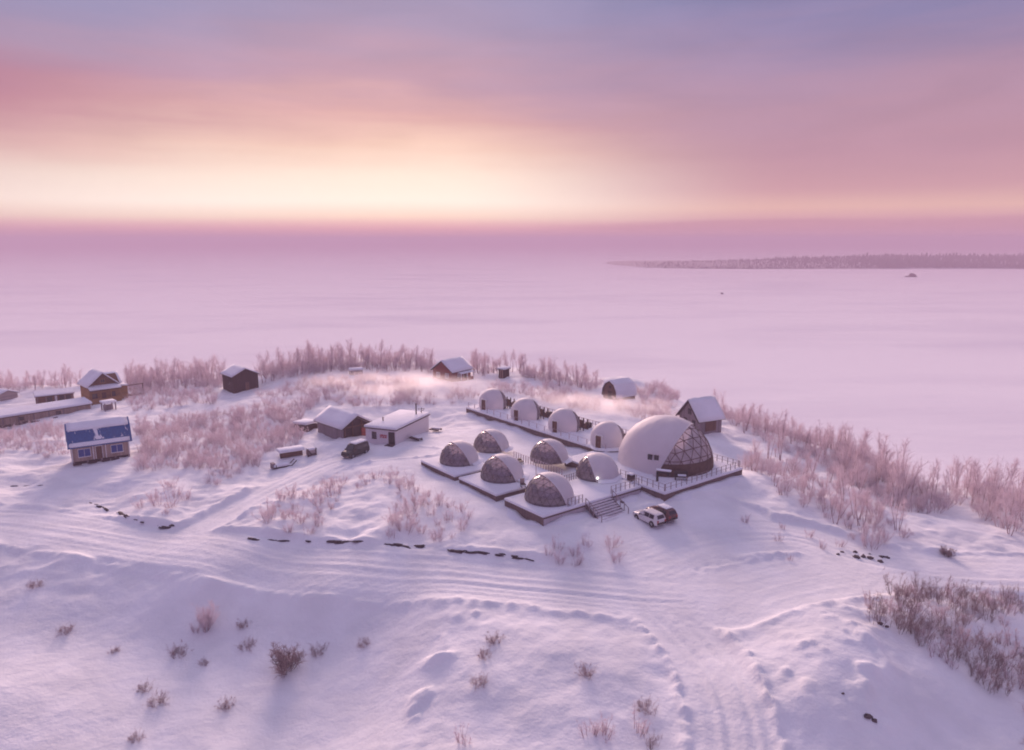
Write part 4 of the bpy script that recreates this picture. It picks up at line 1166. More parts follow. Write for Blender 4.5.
MB().box((.02, .1, .66), (.5, 1.1, .18)).build('snow_cover', M['roof_snow'], fr, bevel=.07, smooth=True)

# back row
GB = 'white domes on the back deck'
vb = BV0
wspots = [((493, 408), 'white dome at the far left end of the back deck, farthest away'), ((525.5, 418.5), 'second white dome from the left on the back deck'),
          ((564, 430), 'third white dome from the left on the back deck'), ((607.5, 445), 'white dome nearest the hall on the back deck')]
wp = dome('white_dome', wspots[0][1], place(493, 408, ST + .25), 2.65, 1.05, wdir(520, 120, 0), .30, 4, M['dome_glass'], M['strut'], M['lining'], .028, .9, door_a=facing(520, -38), group=GB)
wtree = tree_of(wp)
for (px, py), lab in wspots[1:]: dup(wp, wtree, place(px, py, ST + .25), 0, lab, GB)
for (px, py), lab in wspots: pass

# ------------------------------------------------------------------ railings
pm_ = MB().box((0, 0, .5), (.075, .075, 1.0)); po_ = pm_.build('post', M['post']); POST = po_.data; bpy.data.objects.remove(po_)
pm_ = MB().box((0, 0, .5), (.09, .09, 1.0)); po_ = pm_.build('post', M['post_frost']); POSTF = po_.data; bpy.data.objects.remove(po_)
def railing(label, a, b, z, step=1.2, mesh=None, mid=True, hgt=1.0, thick=.028, material=None):
    a, b = Vector((a[0], a[1], z)), Vector((b[0], b[1], z)); d = b - a; l = d.length
    t = thing('railing', label, 'railing', a, math.atan2(d.y, d.x))
    n = max(1, int(round(l / step)))
    for i in range(n + 1):
        o = bpy.data.objects.new('post', mesh or POST); COL.objects.link(o); o.parent = t; o.location = (l * i / n, 0, 0); o.scale = (1, 1, hgt)
    mm = material or M['post']
    for zz in ((hgt, .5 * hgt) if mid else (hgt,)): MB().box((l / 2, 0, zz), (l + .1, thick, thick * 1.3)).build('rail', mm, t)
    return t
gz = ST - .05
railing('frosted railing along the left edge of the leftmost terrace', xy(d1a[0] + .3, v1_ + 3.5), xy(d1a[0] + .3, VB - .3), gz, 1.0, POSTF, material=M['post_frost'])
railing('frosted picket railing behind the leftmost and middle glazed domes', xy(d1a[0] + 7.5, VB - .25), xy(e2 - 1.0, VB - .25), gz, .55, POSTF, False, material=M['post_frost'])
railing('grey railing beside the stairs on the nearest terrace', xy(d3b[0] - .3, v3_ + 4.2), xy(d3b[0] - .3, v3_ + 6.6), gz, .6)
railing('grey railing from the stairs to the hall deck', xy(d3b[0] - .3, v3_ + 11.6), xy(d3b[0] - .3, hall_v0 - .4), gz, .8)
railing('dark picket railing between two glazed domes in the camp middle', xy(e2 + 1.0, VB - 2.4), xy(e2 + 1.0, VB + 2.6), gz, .42, None, True, .9)
railing('railing on the left front edge of the hall deck', xy(hall_u1 - 8, hall_v0 + .3), xy(hall_u1 - .3, hall_v0 + .3), gz, 1.0)
railing('long railing on the right front edge of the hall deck', xy(hall_u1 - .3, hall_v0 + .5), xy(hall_u1 - .3, hall_v1 - .3), gz, 1.05)
railing('railing along the far right side of the hall deck', xy(hall_u1 - .5, hall_v1 - .3), xy(hall_u1 - 15, hall_v1 - .3), gz, .9)
railing('sparse frosted railing along the front of the back deck', xy(ba[0] + .4, BV0 + .3), xy(bb[0] - .4, BV0 + .3), gz + .25, 2.0, POSTF, False, .9, .03, M['post_frost'])
railing('frosted picket fence along the rear of the back deck', xy(ba[0] + 6, BV0 + 8.7), xy(bb[0] - 2, BV0 + 8.7), gz + .25, .7, POSTF, True, 1.1, .05, M['post_frost'])
# dark terrace fronts to the right of each white dome on the back deck
scr = None
slabs = ['first dark timber screen on the back deck, right of the far left white dome', 'second dark timber screen on the back deck, right of the second white dome',
         'third dark timber screen on the back deck, right of the third white dome', 'fourth dark timber screen on the back deck, right of the nearest white dome']
for k, ((px, py), _) in enumerate(wspots):
    q = place(px, py, ST + .25); x, y = q[0] + V[0] * 3.1 + U[0] * 1.3, q[1] + V[1] * 3.1 + U[1] * 1.3
    if scr is None:
        scr = thing('timber_screen', slabs[0], 'screen', (x, y, ST + .2), ANG_U, 'dark timber screens on the back deck')
        for dx in (-1.3, -.2, .9): MB().box((dx, .3, .9), (.16, .16, 1.8)).build('post', M['dark_frame'], scr)
        MB().box((-.75, .3, .75), (.75, .1, 1.3)).build('panel', M['brown'], scr); MB().box((.35, .3, .5), (.9, .1, .9)).build('panel', M['brown'], scr)
        MB().box((-.1, -.9, .55), (2.6, .1, .12)).build('rail', M['dark_frame'], scr)
        for dx in (-1.3, -.5, .3, 1.1): MB().box((dx, -.9, .3), (.12, .12, .8)).build('post', M['dark_frame'], scr)
        MB().box((0, 1.3, .5), (1.0, .8, .9)).build('hot_tub', M['dark_frame'], scr, bevel=.1)
        strr = tree_of(scr)
    else:
        dup(scr, strr, (x, y, ST + .2), ANG_U, slabs[k], 'dark timber screens on the back deck')

# ------------------------------------------------------------------ front stairs
sa = v3_ + 6.9; sb = v3_ + 11.3
x, y = xy(d3b[0], (sa + sb) / 2)
stt = thing('front_stairs', 'wide snowy front stairs with side stringers going down to the yard', 'stairs', (x, y, DZ), ANG_U)
wid = sb - sa; gnd = hz(x + U[0] * 3, y + U[1] * 3); nst = 8; drop = (DZ + .1 - gnd)
for k in range(nst):
    MB().box((.25 + k * .36, 0, .1 - (k + 1) * drop / nst), (.36, wid - .3, .09)).build('tread', M['step'], stt)
for yv in (-wid / 2, -wid / 6, wid / 6, wid / 2):
    s_ = MB(); s_.prism([(0.0, .05), (nst * .36 + .2, -drop - .1), (nst * .36 + .2, -drop - .4), (0.0, -.45)], yv - .06, yv + .06, 'y'); s_.build('stringer', M['strut'] if abs(yv) > 1.5 else M['post_frost'], stt)
for yv in (-wid / 2 - .12, wid / 2 + .12):
    for k in range(5): MB().box((.1 + k * .7, yv, .25 - k * .7 * drop / (nst * .36)), (.08, .08, 1.3)).build('post', M['post'], stt)
    MB().tube((.1, yv, .88), (2.9, yv, .88 - 2.8 * drop / (nst * .36)), .045, n=6).build('handrail', M['post'], stt)

# lamp by the right glazed dome
q = at_z(597.5, 483, ST)
lp = thing('deck_lamp', 'small lit lamp on a short post by the dome with the glazed left side', 'lamp', q, 0)
MB().tube((0, 0, 0), (0, 0, .55), .05).build('post', M['post'], lp)
bm = bmesh.new(); bmesh.ops.create_icosphere(bm, subdivisions=2, radius=.17); bmesh.ops.translate(bm, verts=bm.verts, vec=(0, 0, .68)); bm_obj(bm, 'bulb', M['lamp'], lp, True)
# small dark deck furniture
for (px, py, lab) in ((521, 464, 'small dark stool pair on the terrace between the middle glazed domes'), (523, 487, 'low snowy deck chair left of the nearest glazed dome')):
    q = at_z(px, py, ST); t_ = thing('deck_stool' if px == 521 else 'deck_chair', lab, 'stool' if px == 521 else 'chair', q, facing(px, 20))
    MB().box((0, 0, .42), (.6, .6, .1)).build('seat', M['dark_frame'], t_)
    for sx in (-.25, .25):
        for sy in (-.25, .25): MB().box((sx, sy, .2), (.07, .07, .4)).build('leg', M['dark_frame'], t_)
    if px == 521: MB().box((-.9, .1, .3), (.5, .5, .5)).build('footstool', M['dark_frame'], t_)
    else: MB().box((-.3, 0, .75), (.08, .6, .7)).build('backrest', M['post'], t_)
q = at_z(536, 479, ST)
t_ = thing('lamp_post', 'thin grey lamp post behind the nearest glazed dome', 'lamp post', q, 0)
MB().tube((0, 0, 0), (0, 0, 2.2), .05, .04).build('pole', M['post'], t_); MB().lathe([(.02, 0), (.16, .03), (.12, .2), (.02, .24)], 10, (0, 0, 2.2)).build('lantern', M['metal'], t_)
q = at_z(631, 480, ST)
t_ = thing('firewood_crate', 'dark firewood crate at the corner where the hall deck begins', 'crate', (q[0], q[1], q[2] - .1), ANG_U)
m_ = MB(); m_.box((0, 0, .45), (.9, .7, .8)); m_.build('crate_box', M['dark_frame'], t_, bevel=.03); MB().box((0, 0, .95), (.8, .6, .2)).build('snow_cover', M['roof_snow'], t_, bevel=.07, smooth=True)

# ------------------------------------------------------------------ vehicles
def car(name, label, cat, loc, rz, st, paint, wheels, side_win, snow=None, wr=.36, roof_snow=.12, ws=(None, None), tails=True, group=None):
    """st: stations (x, bottom, belt, top, half width at belt, half width at top), rear to front"""
    t = thing(name, label, cat, loc, rz, group)
    vs = []; fs = []
    for (x, zb, be, tp, wb, wt) in st:
        vs += [(x, -wb * .9, zb), (x, -wb, zb + .18), (x, -wb * 1.01, (zb + be) / 2 + .05), (x, -wb * .97, be), (x, -wt, tp - .05), (x, -wt * .86, tp), (x, wt * .86, tp), (x, wt, tp - .05), (x, wb * .97, be), (x, wb * 1.01, (zb + be) / 2 + .05), (x, wb, zb + .18), (x, wb * .9, zb)]
    k = 12
    for i in range(len(st) - 1):
        for j in range(k): fs.append((i * k + j, i * k + (j + 1) % k, (i + 1) * k + (j + 1) % k, (i + 1) * k + j))
    fs += [tuple(range(k))[::-1], tuple((len(st) - 1) * k + j for j in range(k))]
    body = MB().add(vs, fs).build('body', paint, t, bevel=.02, smooth=False)
    def S(x):
        for a, b in zip(st[:-1], st[1:]):
            if a[0] <= x <= b[0]:
                q = (x - a[0]) / (b[0] - a[0]); return [a[i] + (b[i] - a[i]) * q for i in range(6)]
        return st[-1]
    for sgn in (-1, 1):
        for (xa, xb) in side_win:
            m_ = MB(); pts = []
            for o in (.012, -.05):
                for x, f in ((xa, .08), (xb, .08), (xb, .86), (xa, .86)):
                    q = S(x); f2 = f if x not in (None,) else f
                    y0, y1 = q[4] * .97, q[5]; z0, z1 = q[2], q[3] - .05
                    pts.append((x, sgn * (y0 + (y1 - y0) * f2 + o), z0 + (z1 - z0) * f2))
            m_.add(pts, [(0, 1, 2, 3), (7, 6, 5, 4), (0, 4, 5, 1), (1, 5, 6, 2), (2, 6, 7, 3), (3, 7, 4, 0)]); m_.build('side_window', M['win'], t)
    def end_glass(i, j, nm, sg):
        a, b = st[i], st[j]; pts = []
        for o in (.015, -.04):
            for f in (.1, .9):
                x = a[0] + (b[0] - a[0]) * f; tp = a[3] + (b[3] - a[3]) * f; wt = (a[5] + (b[5] - a[5]) * f) * .84
                pts += [(x + sg * o, -wt, tp + o), (x + sg * o, wt, tp + o)]
        MB().add(pts, [(0, 1, 3, 2), (4, 6, 7, 5), (0, 4, 5, 1), (2, 3, 7, 6), (0, 2, 6, 4), (1, 5, 7, 3)]).build(nm, M['win'], t)
    if ws[0]: end_glass(*ws[0], 'rear_window', -1)
    if ws[1]: end_glass(*ws[1], 'windscreen', 1)
    for x in wheels:
        w_ = S(x)[4]
        for sgn in (-1, 1):
            wl = MB().lathe([(wr * .55, -.11), (wr * .95, -.11), (wr, -.07), (wr, .07), (wr * .95, .11), (wr * .55, .11)], 22, (x, sgn * (w_ - .08), wr), 'y').build('wheel', M['tyre'], t)
            MB().lathe([(.02, -.08), (wr * .56, -.08), (wr * .56, .08), (.02, .08)], 14, (x, sgn * (w_ - .045), wr), 'y').build('rim', M['rim'], wl)
            MB().lathe([(wr * 1.02, -.02), (wr * 1.22, -.02), (wr * 1.22, .02), (wr * 1.02, .02)], 22, (x, sgn * (w_ + .0), wr + .02), 'y').build('wheel_arch', M['plastic'], wl)
    re, fr_ = st[0], st[-1]
    for sgn in (-1, 1):
        MB().box((re[0] + .02, sgn * re[4] * .82, re[2] - .12), (.12, .26, .42)).build('tail_light', M['taillight'], t, bevel=.02)
        MB().box((fr_[0] - .04, sgn * fr_[4] * .74, fr_[2] - .14), (.16, .38, .2)).build('headlight', M['headlight'], t, bevel=.02)
        q = S(ws[1][0] and st[ws[1][0]][0] or 0)
        MB().box((st[ws[1][0]][0] - .35, sgn * (q[4] + .1), q[2] + .08), (.16, .2, .14)).build('mirror', M['plastic'], t, bevel=.03)
    MB().box((re[0] - .03, 0, re[1] + .17), (.16, re[4] * 1.86, .26)).build('bumper', M['plastic'], t, bevel=.04)
    MB().box((fr_[0] + .03, 0, fr_[1] + .17), (.16, fr_[4] * 1.86, .26)).build('bumper', M['plastic'], t, bevel=.04)
    MB().box((re[0] - .02, 0, re[2] - .3), (.07, .52, .12)).build('number_plate', M['white_paint'], t)
    if snow:
        a, b, dz = snow; q = S((a + b) / 2)
        MB().box(((a + b) / 2, 0, q[3] + dz / 2 - .01), (b - a, q[5] * 1.8, dz)).build('snow_cover', M['roof_snow'], t, bevel=min(.06, dz * .45), smooth=True)
    return t
SUV = [(-2.28, .42, .95, 1.02, .80, .72), (-2.22, .36, 1.02, 1.12, .88, .74), (-1.95, .30, 1.05, 1.66, .92, .66), (-1.6, .28, 1.05, 1.74, .93, .68), (-.2, .27, 1.03, 1.77, .94, .70), (.45, .27, 1.02, 1.70, .94, .68),
       (1.15, .27, 1.00, 1.10, .93, .76), (1.9, .29, .92, 1.00, .90, .72), (2.25, .36, .82, .90, .82, .66), (2.34, .42, .72, .78, .72, .6)]
p = at(649, 521.5)
car('white_suv', 'white estate-type suv parked in the snowy yard, the nearer of two cars', 'car', (p.x, p.y, p.z - .05), facing(649, -136), SUV, M['car_white'], (-1.4, 1.42), [(-1.65, -.85), (-.78, .02), (.09, .72)], None, ws=((1, 2), (6, 5))).scale = (.92, .92, .92)
q = facing(649, -136) - math.pi / 2
p2 = at(661.5, 517)
car('maroon_car', 'dark maroon hatchback parked behind the white suv in the yard', 'car', (p2.x, p2.y, p2.z - .05), facing(660, -136), SUV, M['car_brown'], (-1.4, 1.42), [(-1.65, -.85), (-.78, .02), (.09, .72)], (-1.5, .3, .16), ws=((1, 2), (6, 5))).scale = (.88, .88, .88)
VAN = [(-2.3, .42, 1.0, 1.08, .84, .78), (-2.26, .36, 1.08, 1.2, .90, .8), (-2.1, .3, 1.1, 1.9, .92, .76), (-1.8, .28, 1.1, 1.98, .93, .77), (.4, .28, 1.1, 1.98, .93, .77), (.85, .28, 1.08, 1.88, .93, .74),
       (1.5, .28, 1.06, 1.16, .92, .78), (2.0, .3, .98, 1.06, .88, .72), (2.24, .36, .86, .94, .82, .68), (2.32, .42, .74, .8, .74, .6)]
p = at(355.5, 455)
car('black_van', 'black minivan with snow on its roof parked by the white building', 'van', (p.x, p.y, p.z - .05), facing(355, -44), VAN, M['car_black'], (-1.45, 1.45), [(-1.85, -.8), (-.7, .25), (.33, 1.0)], (-2.0, .6, .2), wr=.38, ws=((1, 2), (6, 5)))

# ------------------------------------------------------------------ exposed soil edges and rocks
LEDGES = [[(90,503),(100,507),(108,510)],[(112,511),(121,514),(128,516)],[(132,518),(137,520)],[(140,521),(148,523)],[(153,524),(160,527),(166,527.5),(174,525.5)],
          [(248,538),(256,539),(264,539)],[(270,539.5),(286,540.5)],[(293,541),(310,541)],[(322,541),(340,542),(362,541)],[(378,543),(392,545),(411,546)],[(417,546.5),(426,547)],
          [(446,549),(456,551),(468,551)],[(470,552),(480,553),(492,554)],[(498,554.5),(504,555)],[(512,557),(524,558),(532,560)],
          [(13,486),(19,486)],[(25,486),(30,485.5)],[(36,485.5),(42,485)]]
random.seed(11)
lm_ = MB()
for seg in LEDGES:
    P3 = [at(*q) for q in seg]
    for a, b in zip(P3[:-1], P3[1:]):
        n = max(2, int((b - a).length / .34))
        for k in range(n):
            q = a.lerp(b, (k + random.random()) / n); s_ = random.uniform(.06, .30)
            bm = blob(random.random() * 50, s_ * random.uniform(1.6, 4.2), s_ * .8, s_ * .5, 1, .6)
            bm.verts.index_update(); dr = Matrix.Rotation(math.atan2(b.y - a.y, b.x - a.x) + random.uniform(-.25, .25), 3, 'Z')
            off = Vector((0, random.uniform(-.2, .2), random.uniform(-.05, .03)))
            if random.random() < .3: bm.free(); continue
            lm_.add([dr @ v.co + q + off for v in bm.verts], [tuple(v.index for v in f.verts) for f in bm.faces]); bm.free()
struct(lm_.build('soil_bank', M['soil']))
# one broken culvert-like dark hollow at the end of the left edge
rocks = [(842,552,.5),(848,553,.45),(853,554,.7),(858,555,.5),(863,556,.5),(868,556,.6),(873,557,.4),(877,558,.65),(883,558,.55),(888,559,.5),(835,551,.35),(822,549,.3)]
for i, (px, py, s_) in enumerate(rocks):
    q = at(px, py); o = bm_obj(blob(i * 2.3 + 1, s_ * .62, s_ * .5, s_ * .52, 2, .6), 'rock', M['rock']); o.location = (q.x, q.y + .9 * math.sin(i * 2.4), q.z - .13 + .07 * math.sin(i * 5.1)); o.rotation_euler = (0, 0, i)
    tag(o, 'dark rock in the row lining the edge of the snowy yard', 'rock', 'dark rocks lining the yard edge')
for i, (px, py, s_) in enumerate(((880,624,.35),(887,627,.25),(868,717,.4),(874,721,.3),(843,694,.15))):
    q = at(px, py); o = bm_obj(blob(i * 1.7 + 40, s_ * .8, s_ * .55, s_ * .4, 2, .5), 'rock', M['rock']); o.location = (q.x, q.y, q.z + .05)
    tag(o, 'small dark stone half buried on the right snow mound', 'rock', 'stones on the right snow mound')
q = at(622, 503)
o = bm_obj(blob(71, .3, .22, .25, 2, .4), 'rock', M['rock']); o.location = q; tag(o, 'lone dark stone on the snow between the stairs and the parked cars', 'rock')
p = at(866, 503)
o = MB(); o.tube((0, 0, -.3), (0.1, 0, 1.6), .22, .17, n=10); o.tube((.08, 0, 1.1), (.5, .1, 1.5), .1, .05, n=8)
o = o.build('tree_stump', M['stem_dark']); o.location = p; tag(o, 'dark broken tree stump on the right slope among pale shrubs', 'stump')

# ------------------------------------------------------------------ frosted shrubs and birches
class Twigs:
    def __init__(s): s.v = []; s.f = []
    def seg(s, a, b, r0, r1, n=3):
        d = (b - a)
        if d.length < 1e-5: return
        d.normalize(); u = d.orthogonal().normalized(); w = d.cross(u); o = len(s.v)
        for p, r in ((a, r0), (b, r1)):
            for i in range(n):
                t = 2 * math.pi * i / n; q = p + u * (r * math.cos(t)) + w * (r * math.sin(t)); s.v.append((q.x, q.y, q.z))
        for i in range(n): s.f.append((o + i, o + (i + 1) % n, o + n + (i + 1) % n, o + n + i))
def rnd_dir(rg): 
    v = Vector((rg.gauss(0, 1), rg.gauss(0, 1), rg.gauss(0, 1))); return v.normalized()
def grow(rg, hgt, nst, lean, nbr, ntw, tw, trunk=False, twlen=.14, up=.5, sr=.035, spread=.35, lmin=.6):
    st, twg = Twigs(), Twigs()
    for i in range(nst):
        a = rg.random() * 6.283; ln_ = abs(rg.gauss(lean, lean * .5))
        d = Vector((math.cos(a) * math.sin(ln_), math.sin(a) * math.sin(ln_), math.cos(ln_)))
        p = Vector((math.cos(a), math.sin(a), 0)) * (rg.random() ** .6 * spread); p.z = -.15
        l = hgt * rg.uniform(lmin, 1.0); ns = 5; pts = [p.copy()]
        r = sr * rg.uniform(.8, 1.3) * (1.6 if trunk else 1)
        for k in range(ns):
            d = (d + rnd_dir(rg) * .13 + Vector((0, 0, .06))).normalized(); p = p + d * (l / ns); pts.append(p.copy())
        for k in range(ns):
            st.seg(pts[k], pts[k + 1], r * (1 - k / (ns + .6)), r * (1 - (k + 1) / (ns + .6)), 5 if trunk else 4)
        for b in range(nbr):
            t = rg.uniform(.35 if trunk else .15, 1.0); k = min(ns - 1, int(t * ns)); q = pts[k].lerp(pts[k + 1], t * ns - k)
            dd = (rnd_dir(rg) * 1.0 + Vector((0, 0, up)) + d * .5).normalized()
            bl = hgt * rg.uniform(.14, .30) * (1.25 - .6 * t); m = q + dd * bl * .55; e = m + (dd + Vector((0, 0, .35)) + rnd_dir(rg) * .3).normalized() * bl * .55
            twg.seg(q, m, tw * 1.3, tw * 1.1); twg.seg(m, e, tw * 1.1, tw * .7)
            for w in range(ntw):
                s_ = rg.random(); o = q.lerp(m, s_ * 2) if s_ < .5 else m.lerp(e, s_ * 2 - 1)
                td = (dd * .7 + rnd_dir(rg) * .95 + Vector((0, 0, .25))).normalized()
                twg.seg(o, o + td * hgt * twlen * rg.uniform(.5, 1.2), tw, tw * .45)
    return st, twg
def tmesh(name, T):
    me = np_mesh(name, np.array(T.v, np.float32), np.array(T.f, np.int32), False); return me
KINDS = {}
M['stem_tuft'] = mat('dry_stalk', (0.27, 0.19, 0.20), 0.9, var=.2); M['twig_tuft'] = fabric('dry_stalk_tip', (0.58, 0.45, 0.48), .4)
def make_kind(key, name, n, seed, stm, twm, parts, **kw):
    out = []
    for i in range(n):
        rg = random.Random(seed + i); st, tw = grow(rg, **kw)
        a, b = tmesh(parts[0], st), tmesh(parts[1], tw)
        a.materials.append(stm); b.materials.append(twm)
        k2 = dict(kw); k2['ntw'] = max(3, kw['ntw'] // 2); k2['tw'] = kw['tw'] * 1.25; k2['sr'] = kw.get('sr', .035)
        st, tw = grow(random.Random(seed + i), **k2)
        out.append((a, b, st, tw))
    KINDS[key] = (name, out, parts)
make_kind('shrub', 'frosted_shrub', 8, 100, M['stem'], M['twig'], ('stems', 'twigs'), hgt=3.2, nst=15, lean=.42, nbr=8, ntw=8, tw=.009, spread=.9, up=1.0, sr=.026, lmin=.38)
make_kind('birch', 'frosted_birch', 8, 200, M['stem'], M['twig'], ('trunk', 'crown'), hgt=5.8, nst=4, lean=.19, nbr=18, ntw=9, tw=.011, trunk=True, twlen=.10, sr=.04, spread=.5, up=.9, lmin=.5)
make_kind('thin', 'bare_shrub', 6, 300, M['stem'], M['twig'], ('stems', 'twigs'), spread=.8, lmin=.35, hgt=2.4, nst=11, lean=.30, nbr=6, ntw=5, tw=.012, twlen=.12)
make_kind('tuft', 'dry_shrub', 3, 400, M['stem_tuft'], M['twig_tuft'], ('stems', 'twigs'), hgt=1.15, nst=34, lean=.62, nbr=6, ntw=6, tw=.005, sr=.007, spread=.55, lmin=.3)
make_kind('fan', 'pale_shrub', 1, 900, M['stem'], M['twig'], ('stems', 'twigs'), hgt=3.0, nst=30, lean=.36, nbr=8, ntw=7, tw=.008, spread=.35, sr=.018, lmin=.5, up=1.1)
make_kind('dense', 'round_shrub', 2, 500, M['stem_dark'], M['twig_dark'], ('stems', 'twigs'), hgt=1.9, nst=26, lean=.55, nbr=9, ntw=8, tw=.010, sr=.018)
make_kind('brown', 'brown_shrub', 6, 600, M['stem_dark'], M['twig_dark'], ('stems', 'twigs'), hgt=3.0, nst=13, lean=.30, nbr=7, ntw=6, tw=.0075, sr=.018, spread=.8, lmin=.35, up=.9)

def poly_world(pts): return [at(*q) for q in pts]
def in_poly(x, y, P):
    c = False; n = len(P)
    for i in range(n):
        a, b = P[i], P[(i + 1) % n]
        if (a.y > y) != (b.y > y) and x < (b.x - a.x) * (y - a.y) / (b.y - a.y) + a.x: c = not c
    return c
PLANTS = []    # (dist, kind, x, y, scale, label, group, category)
BUILT = [(o.location.x, o.location.y) for o in COL.objects if o.parent is None and o.get('category') in ('house', 'hut', 'barn', 'cabin', 'shed', 'building', 'car', 'van', 'dome', 'outhouse', 'table', 'shelter')]
def scatter(pts, spacing, kinds, smin, smax, label, group, cat, seed, clump=0.0, tries=6000):
    rg = random.Random(seed); P = poly_world(pts)
    x0, x1 = min(p.x for p in P), max(p.x for p in P); y0, y1 = min(p.y for p in P), max(p.y for p in P)
    area = (x1 - x0) * (y1 - y0); tries = int(min(60000, max(300, area / spacing ** 2 * 5)))
    cand = np.array([(rg.uniform(x0, x1), rg.uniform(y0, y1)) for _ in range(tries)])
    ok = base_height(cand[:, 0], cand[:, 1]) > LAKE + .7
    cell = {}; g = spacing * 1.3
    for (x, y), k in zip(cand, ok):
        if not k or not in_poly(x, y, P): continue
        if clump and float(vnoise(x * .11, y * .11, seed)) < clump: continue
        sp = spacing * rg.uniform(.7, 1.3); ci, cj = int(x // g), int(y // g)
        if any((x - a) ** 2 + (y - b) ** 2 < sp * sp for i in (-1, 0, 1) for j in (-1, 0, 1) for a, b in cell.get((ci + i, cj + j), ())): continue
        if any((x - a) ** 2 + (y - b) ** 2 < 4.3 ** 2 for a, b in BUILT): continue
        cell.setdefault((ci, cj), []).append((x, y))
        PLANTS.append((math.hypot(x, y), rg.choice(kinds), x, y, rg.uniform(smin, smax), label, group, cat, rg.random() * 6.28))
def strip(pts, w):
    """polygon of a strip of pixel height w above a polyline"""
    return [(x, y) for x, y in pts] + [(x, y - w) for x, y in pts[::-1]]
Z_BACK = ('frosted shrub in the dense belt along the back rim of the hill', 'shrubs along the back rim', 'shrub')
scatter([(262,384),(300,377),(340,372),(400,372),(432,374),(432,366),(400,363),(340,362),(300,366),(262,374)], 1.55, ['shrub', 'birch'], .7, 1.1, *Z_BACK, 1)
scatter([(474,376),(496,377),(540,381),(596,391),(600,383),(540,374),(496,370),(474,369)], 1.6, ['shrub', 'birch'], .65, 1.05, 'frosted shrub on the back rim between the red house and the arched barn', 'shrubs on the back rim behind the domes', 'shrub', 2)
scatter([(636,396),(680,400),(672,412),(640,404)], 1.8, ['shrub', 'thin'], .6, .9, 'frosted shrub between the arched barn and the steep-roofed house', 'shrubs by the arched barn', 'shrub', 3)
scatter([(690,402),(720,416),(750,436),(800,458),(850,484),(856,470),(830,440),(760,412),(720,398),(690,394)], 1.8, ['birch', 'shrub', 'shrub'], .6, 1.0, 'frosted birch on the right rim of the hill above the lake', 'birches on the right rim', 'tree', 4, .15)
scatter([(712,434),(756,448),(810,474),(872,506),(900,530),(905,547),(868,548),(820,522),(770,488),(735,464)], 1.75, ['shrub', 'thin', 'shrub', 'birch'], .4, .9, 'frosted shrub on the slope right of the largest dome', 'shrubs on the slope right of the hall', 'shrub', 5, .26)
scatter([(835,462),(890,478),(935,496),(955,506),(925,514),(880,504),(840,482),(840,440),(900,452),(960,470),(955,484)], 1.85, ['birch', 'shrub', 'shrub'], .7, 1.2, 'frosted birch in the thick stand at the right shore', 'birches in the right shore stand', 'tree', 7, .14)
scatter([(950,482),(1024,496),(1060,510),(1060,545),(1010,535),(985,520),(955,505)], 1.9, ['birch', 'shrub', 'shrub'], .7, 1.1, 'frosted birch near the right picture edge above the snow track', 'birches at the right edge', 'tree', 8)
Z_FR = ('brownish bare shrub in the thicket of the near right corner', 'shrubs in the near right thicket', 'shrub')
scatter([(866,602),(915,588),(1000,602),(1050,606),(1050,622),(960,628),(900,634),(872,622)], 1.25, ['brown', 'brown', 'thin'], .45, .95, *Z_FR, 9)
scatter([(905,632),(960,630),(1050,655),(1050,700),(985,690),(940,662)], 1.2, ['brown', 'brown', 'thin'], .45, 1.0, *Z_FR, 10, .2)
scatter([(840,650),(900,650),(960,690),(1040,710),(1040,750),(940,750),(880,700)], 2.6, ['tuft', 'thin'], .5, .9, 'thin dry shrub on the snow bank of the near right corner', 'dry shrubs on the near right bank', 'shrub', 11, .35)
scatter([(0,394),(40,390),(80,386),(80,380),(0,386)], 2.4, ['shrub', 'birch'], .6, 1.0, 'frosted shrub behind the left sheds by the lake', 'shrubs behind the left sheds', 'shrub', 12)
scatter([(128,392),(222,388),(222,378),(128,381)], 1.7, ['shrub', 'birch'], .65, 1.05, 'frosted shrub on the rim between the log cabin and the dark hut', 'shrubs between the cabin and the dark hut', 'shrub', 13)
scatter([(130,414),(222,402),(215,392),(130,395)], 2.2, ['shrub', 'thin'], .55, .95, 'frosted shrub in front of the rim, right of the log cabin', 'shrubs right of the log cabin', 'shrub', 14, .33)
Z_MID = ('frosted shrub in the pink thicket between the blue-roofed house and the drive', 'shrubs in the left thicket', 'shrub')
scatter([(140,425),(225,412),(300,418),(300,442),(262,462),(235,480),(185,495),(142,470)], 1.45, ['shrub', 'shrub', 'thin'], .35, .9, *Z_MID, 15, .2)
scatter([(92,500),(150,480),(190,495),(170,520),(120,506)], 2.0, ['shrub', 'thin'], .45, .9, 'frosted shrub above the broken soil edge on the left', 'shrubs above the left soil edge', 'shrub', 16, .22)
scatter([(0,432),(64,428),(66,456),(0,462)], 1.9, ['shrub', 'thin'], .45, .85, 'frosted shrub left of the blue-roofed house', 'shrubs left of the blue-roofed house', 'shrub', 17, .22)
scatter([(250,400),(330,392),(430,392),(440,404),(370,408),(320,400),(300,418),(255,415)], 1.7, ['shrub', 'thin'], .4, .9, 'frosted shrub on the open hilltop behind the grey shed', 'shrubs on the hilltop behind the shed', 'shrub', 18, .33)
scatter([(258,388),(340,378),(420,380),(420,390),(330,392),(258,398)], 2.0, ['shrub', 'thin'], .5, .9, 'frosted shrub below the back rim, right of the dark hut', 'shrubs below the back rim', 'shrub', 19, .28)
Z_C = ('small frosted shrub on the snowy rise above the road', 'shrubs on the rise above the road', 'shrub')
scatter([(258,532),(275,500),(330,482),(400,478),(440,498),(480,520),(455,538),(380,535)], 1.6, ['shrub', 'thin', 'thin'], .3, .8, *Z_C, 20, .30)
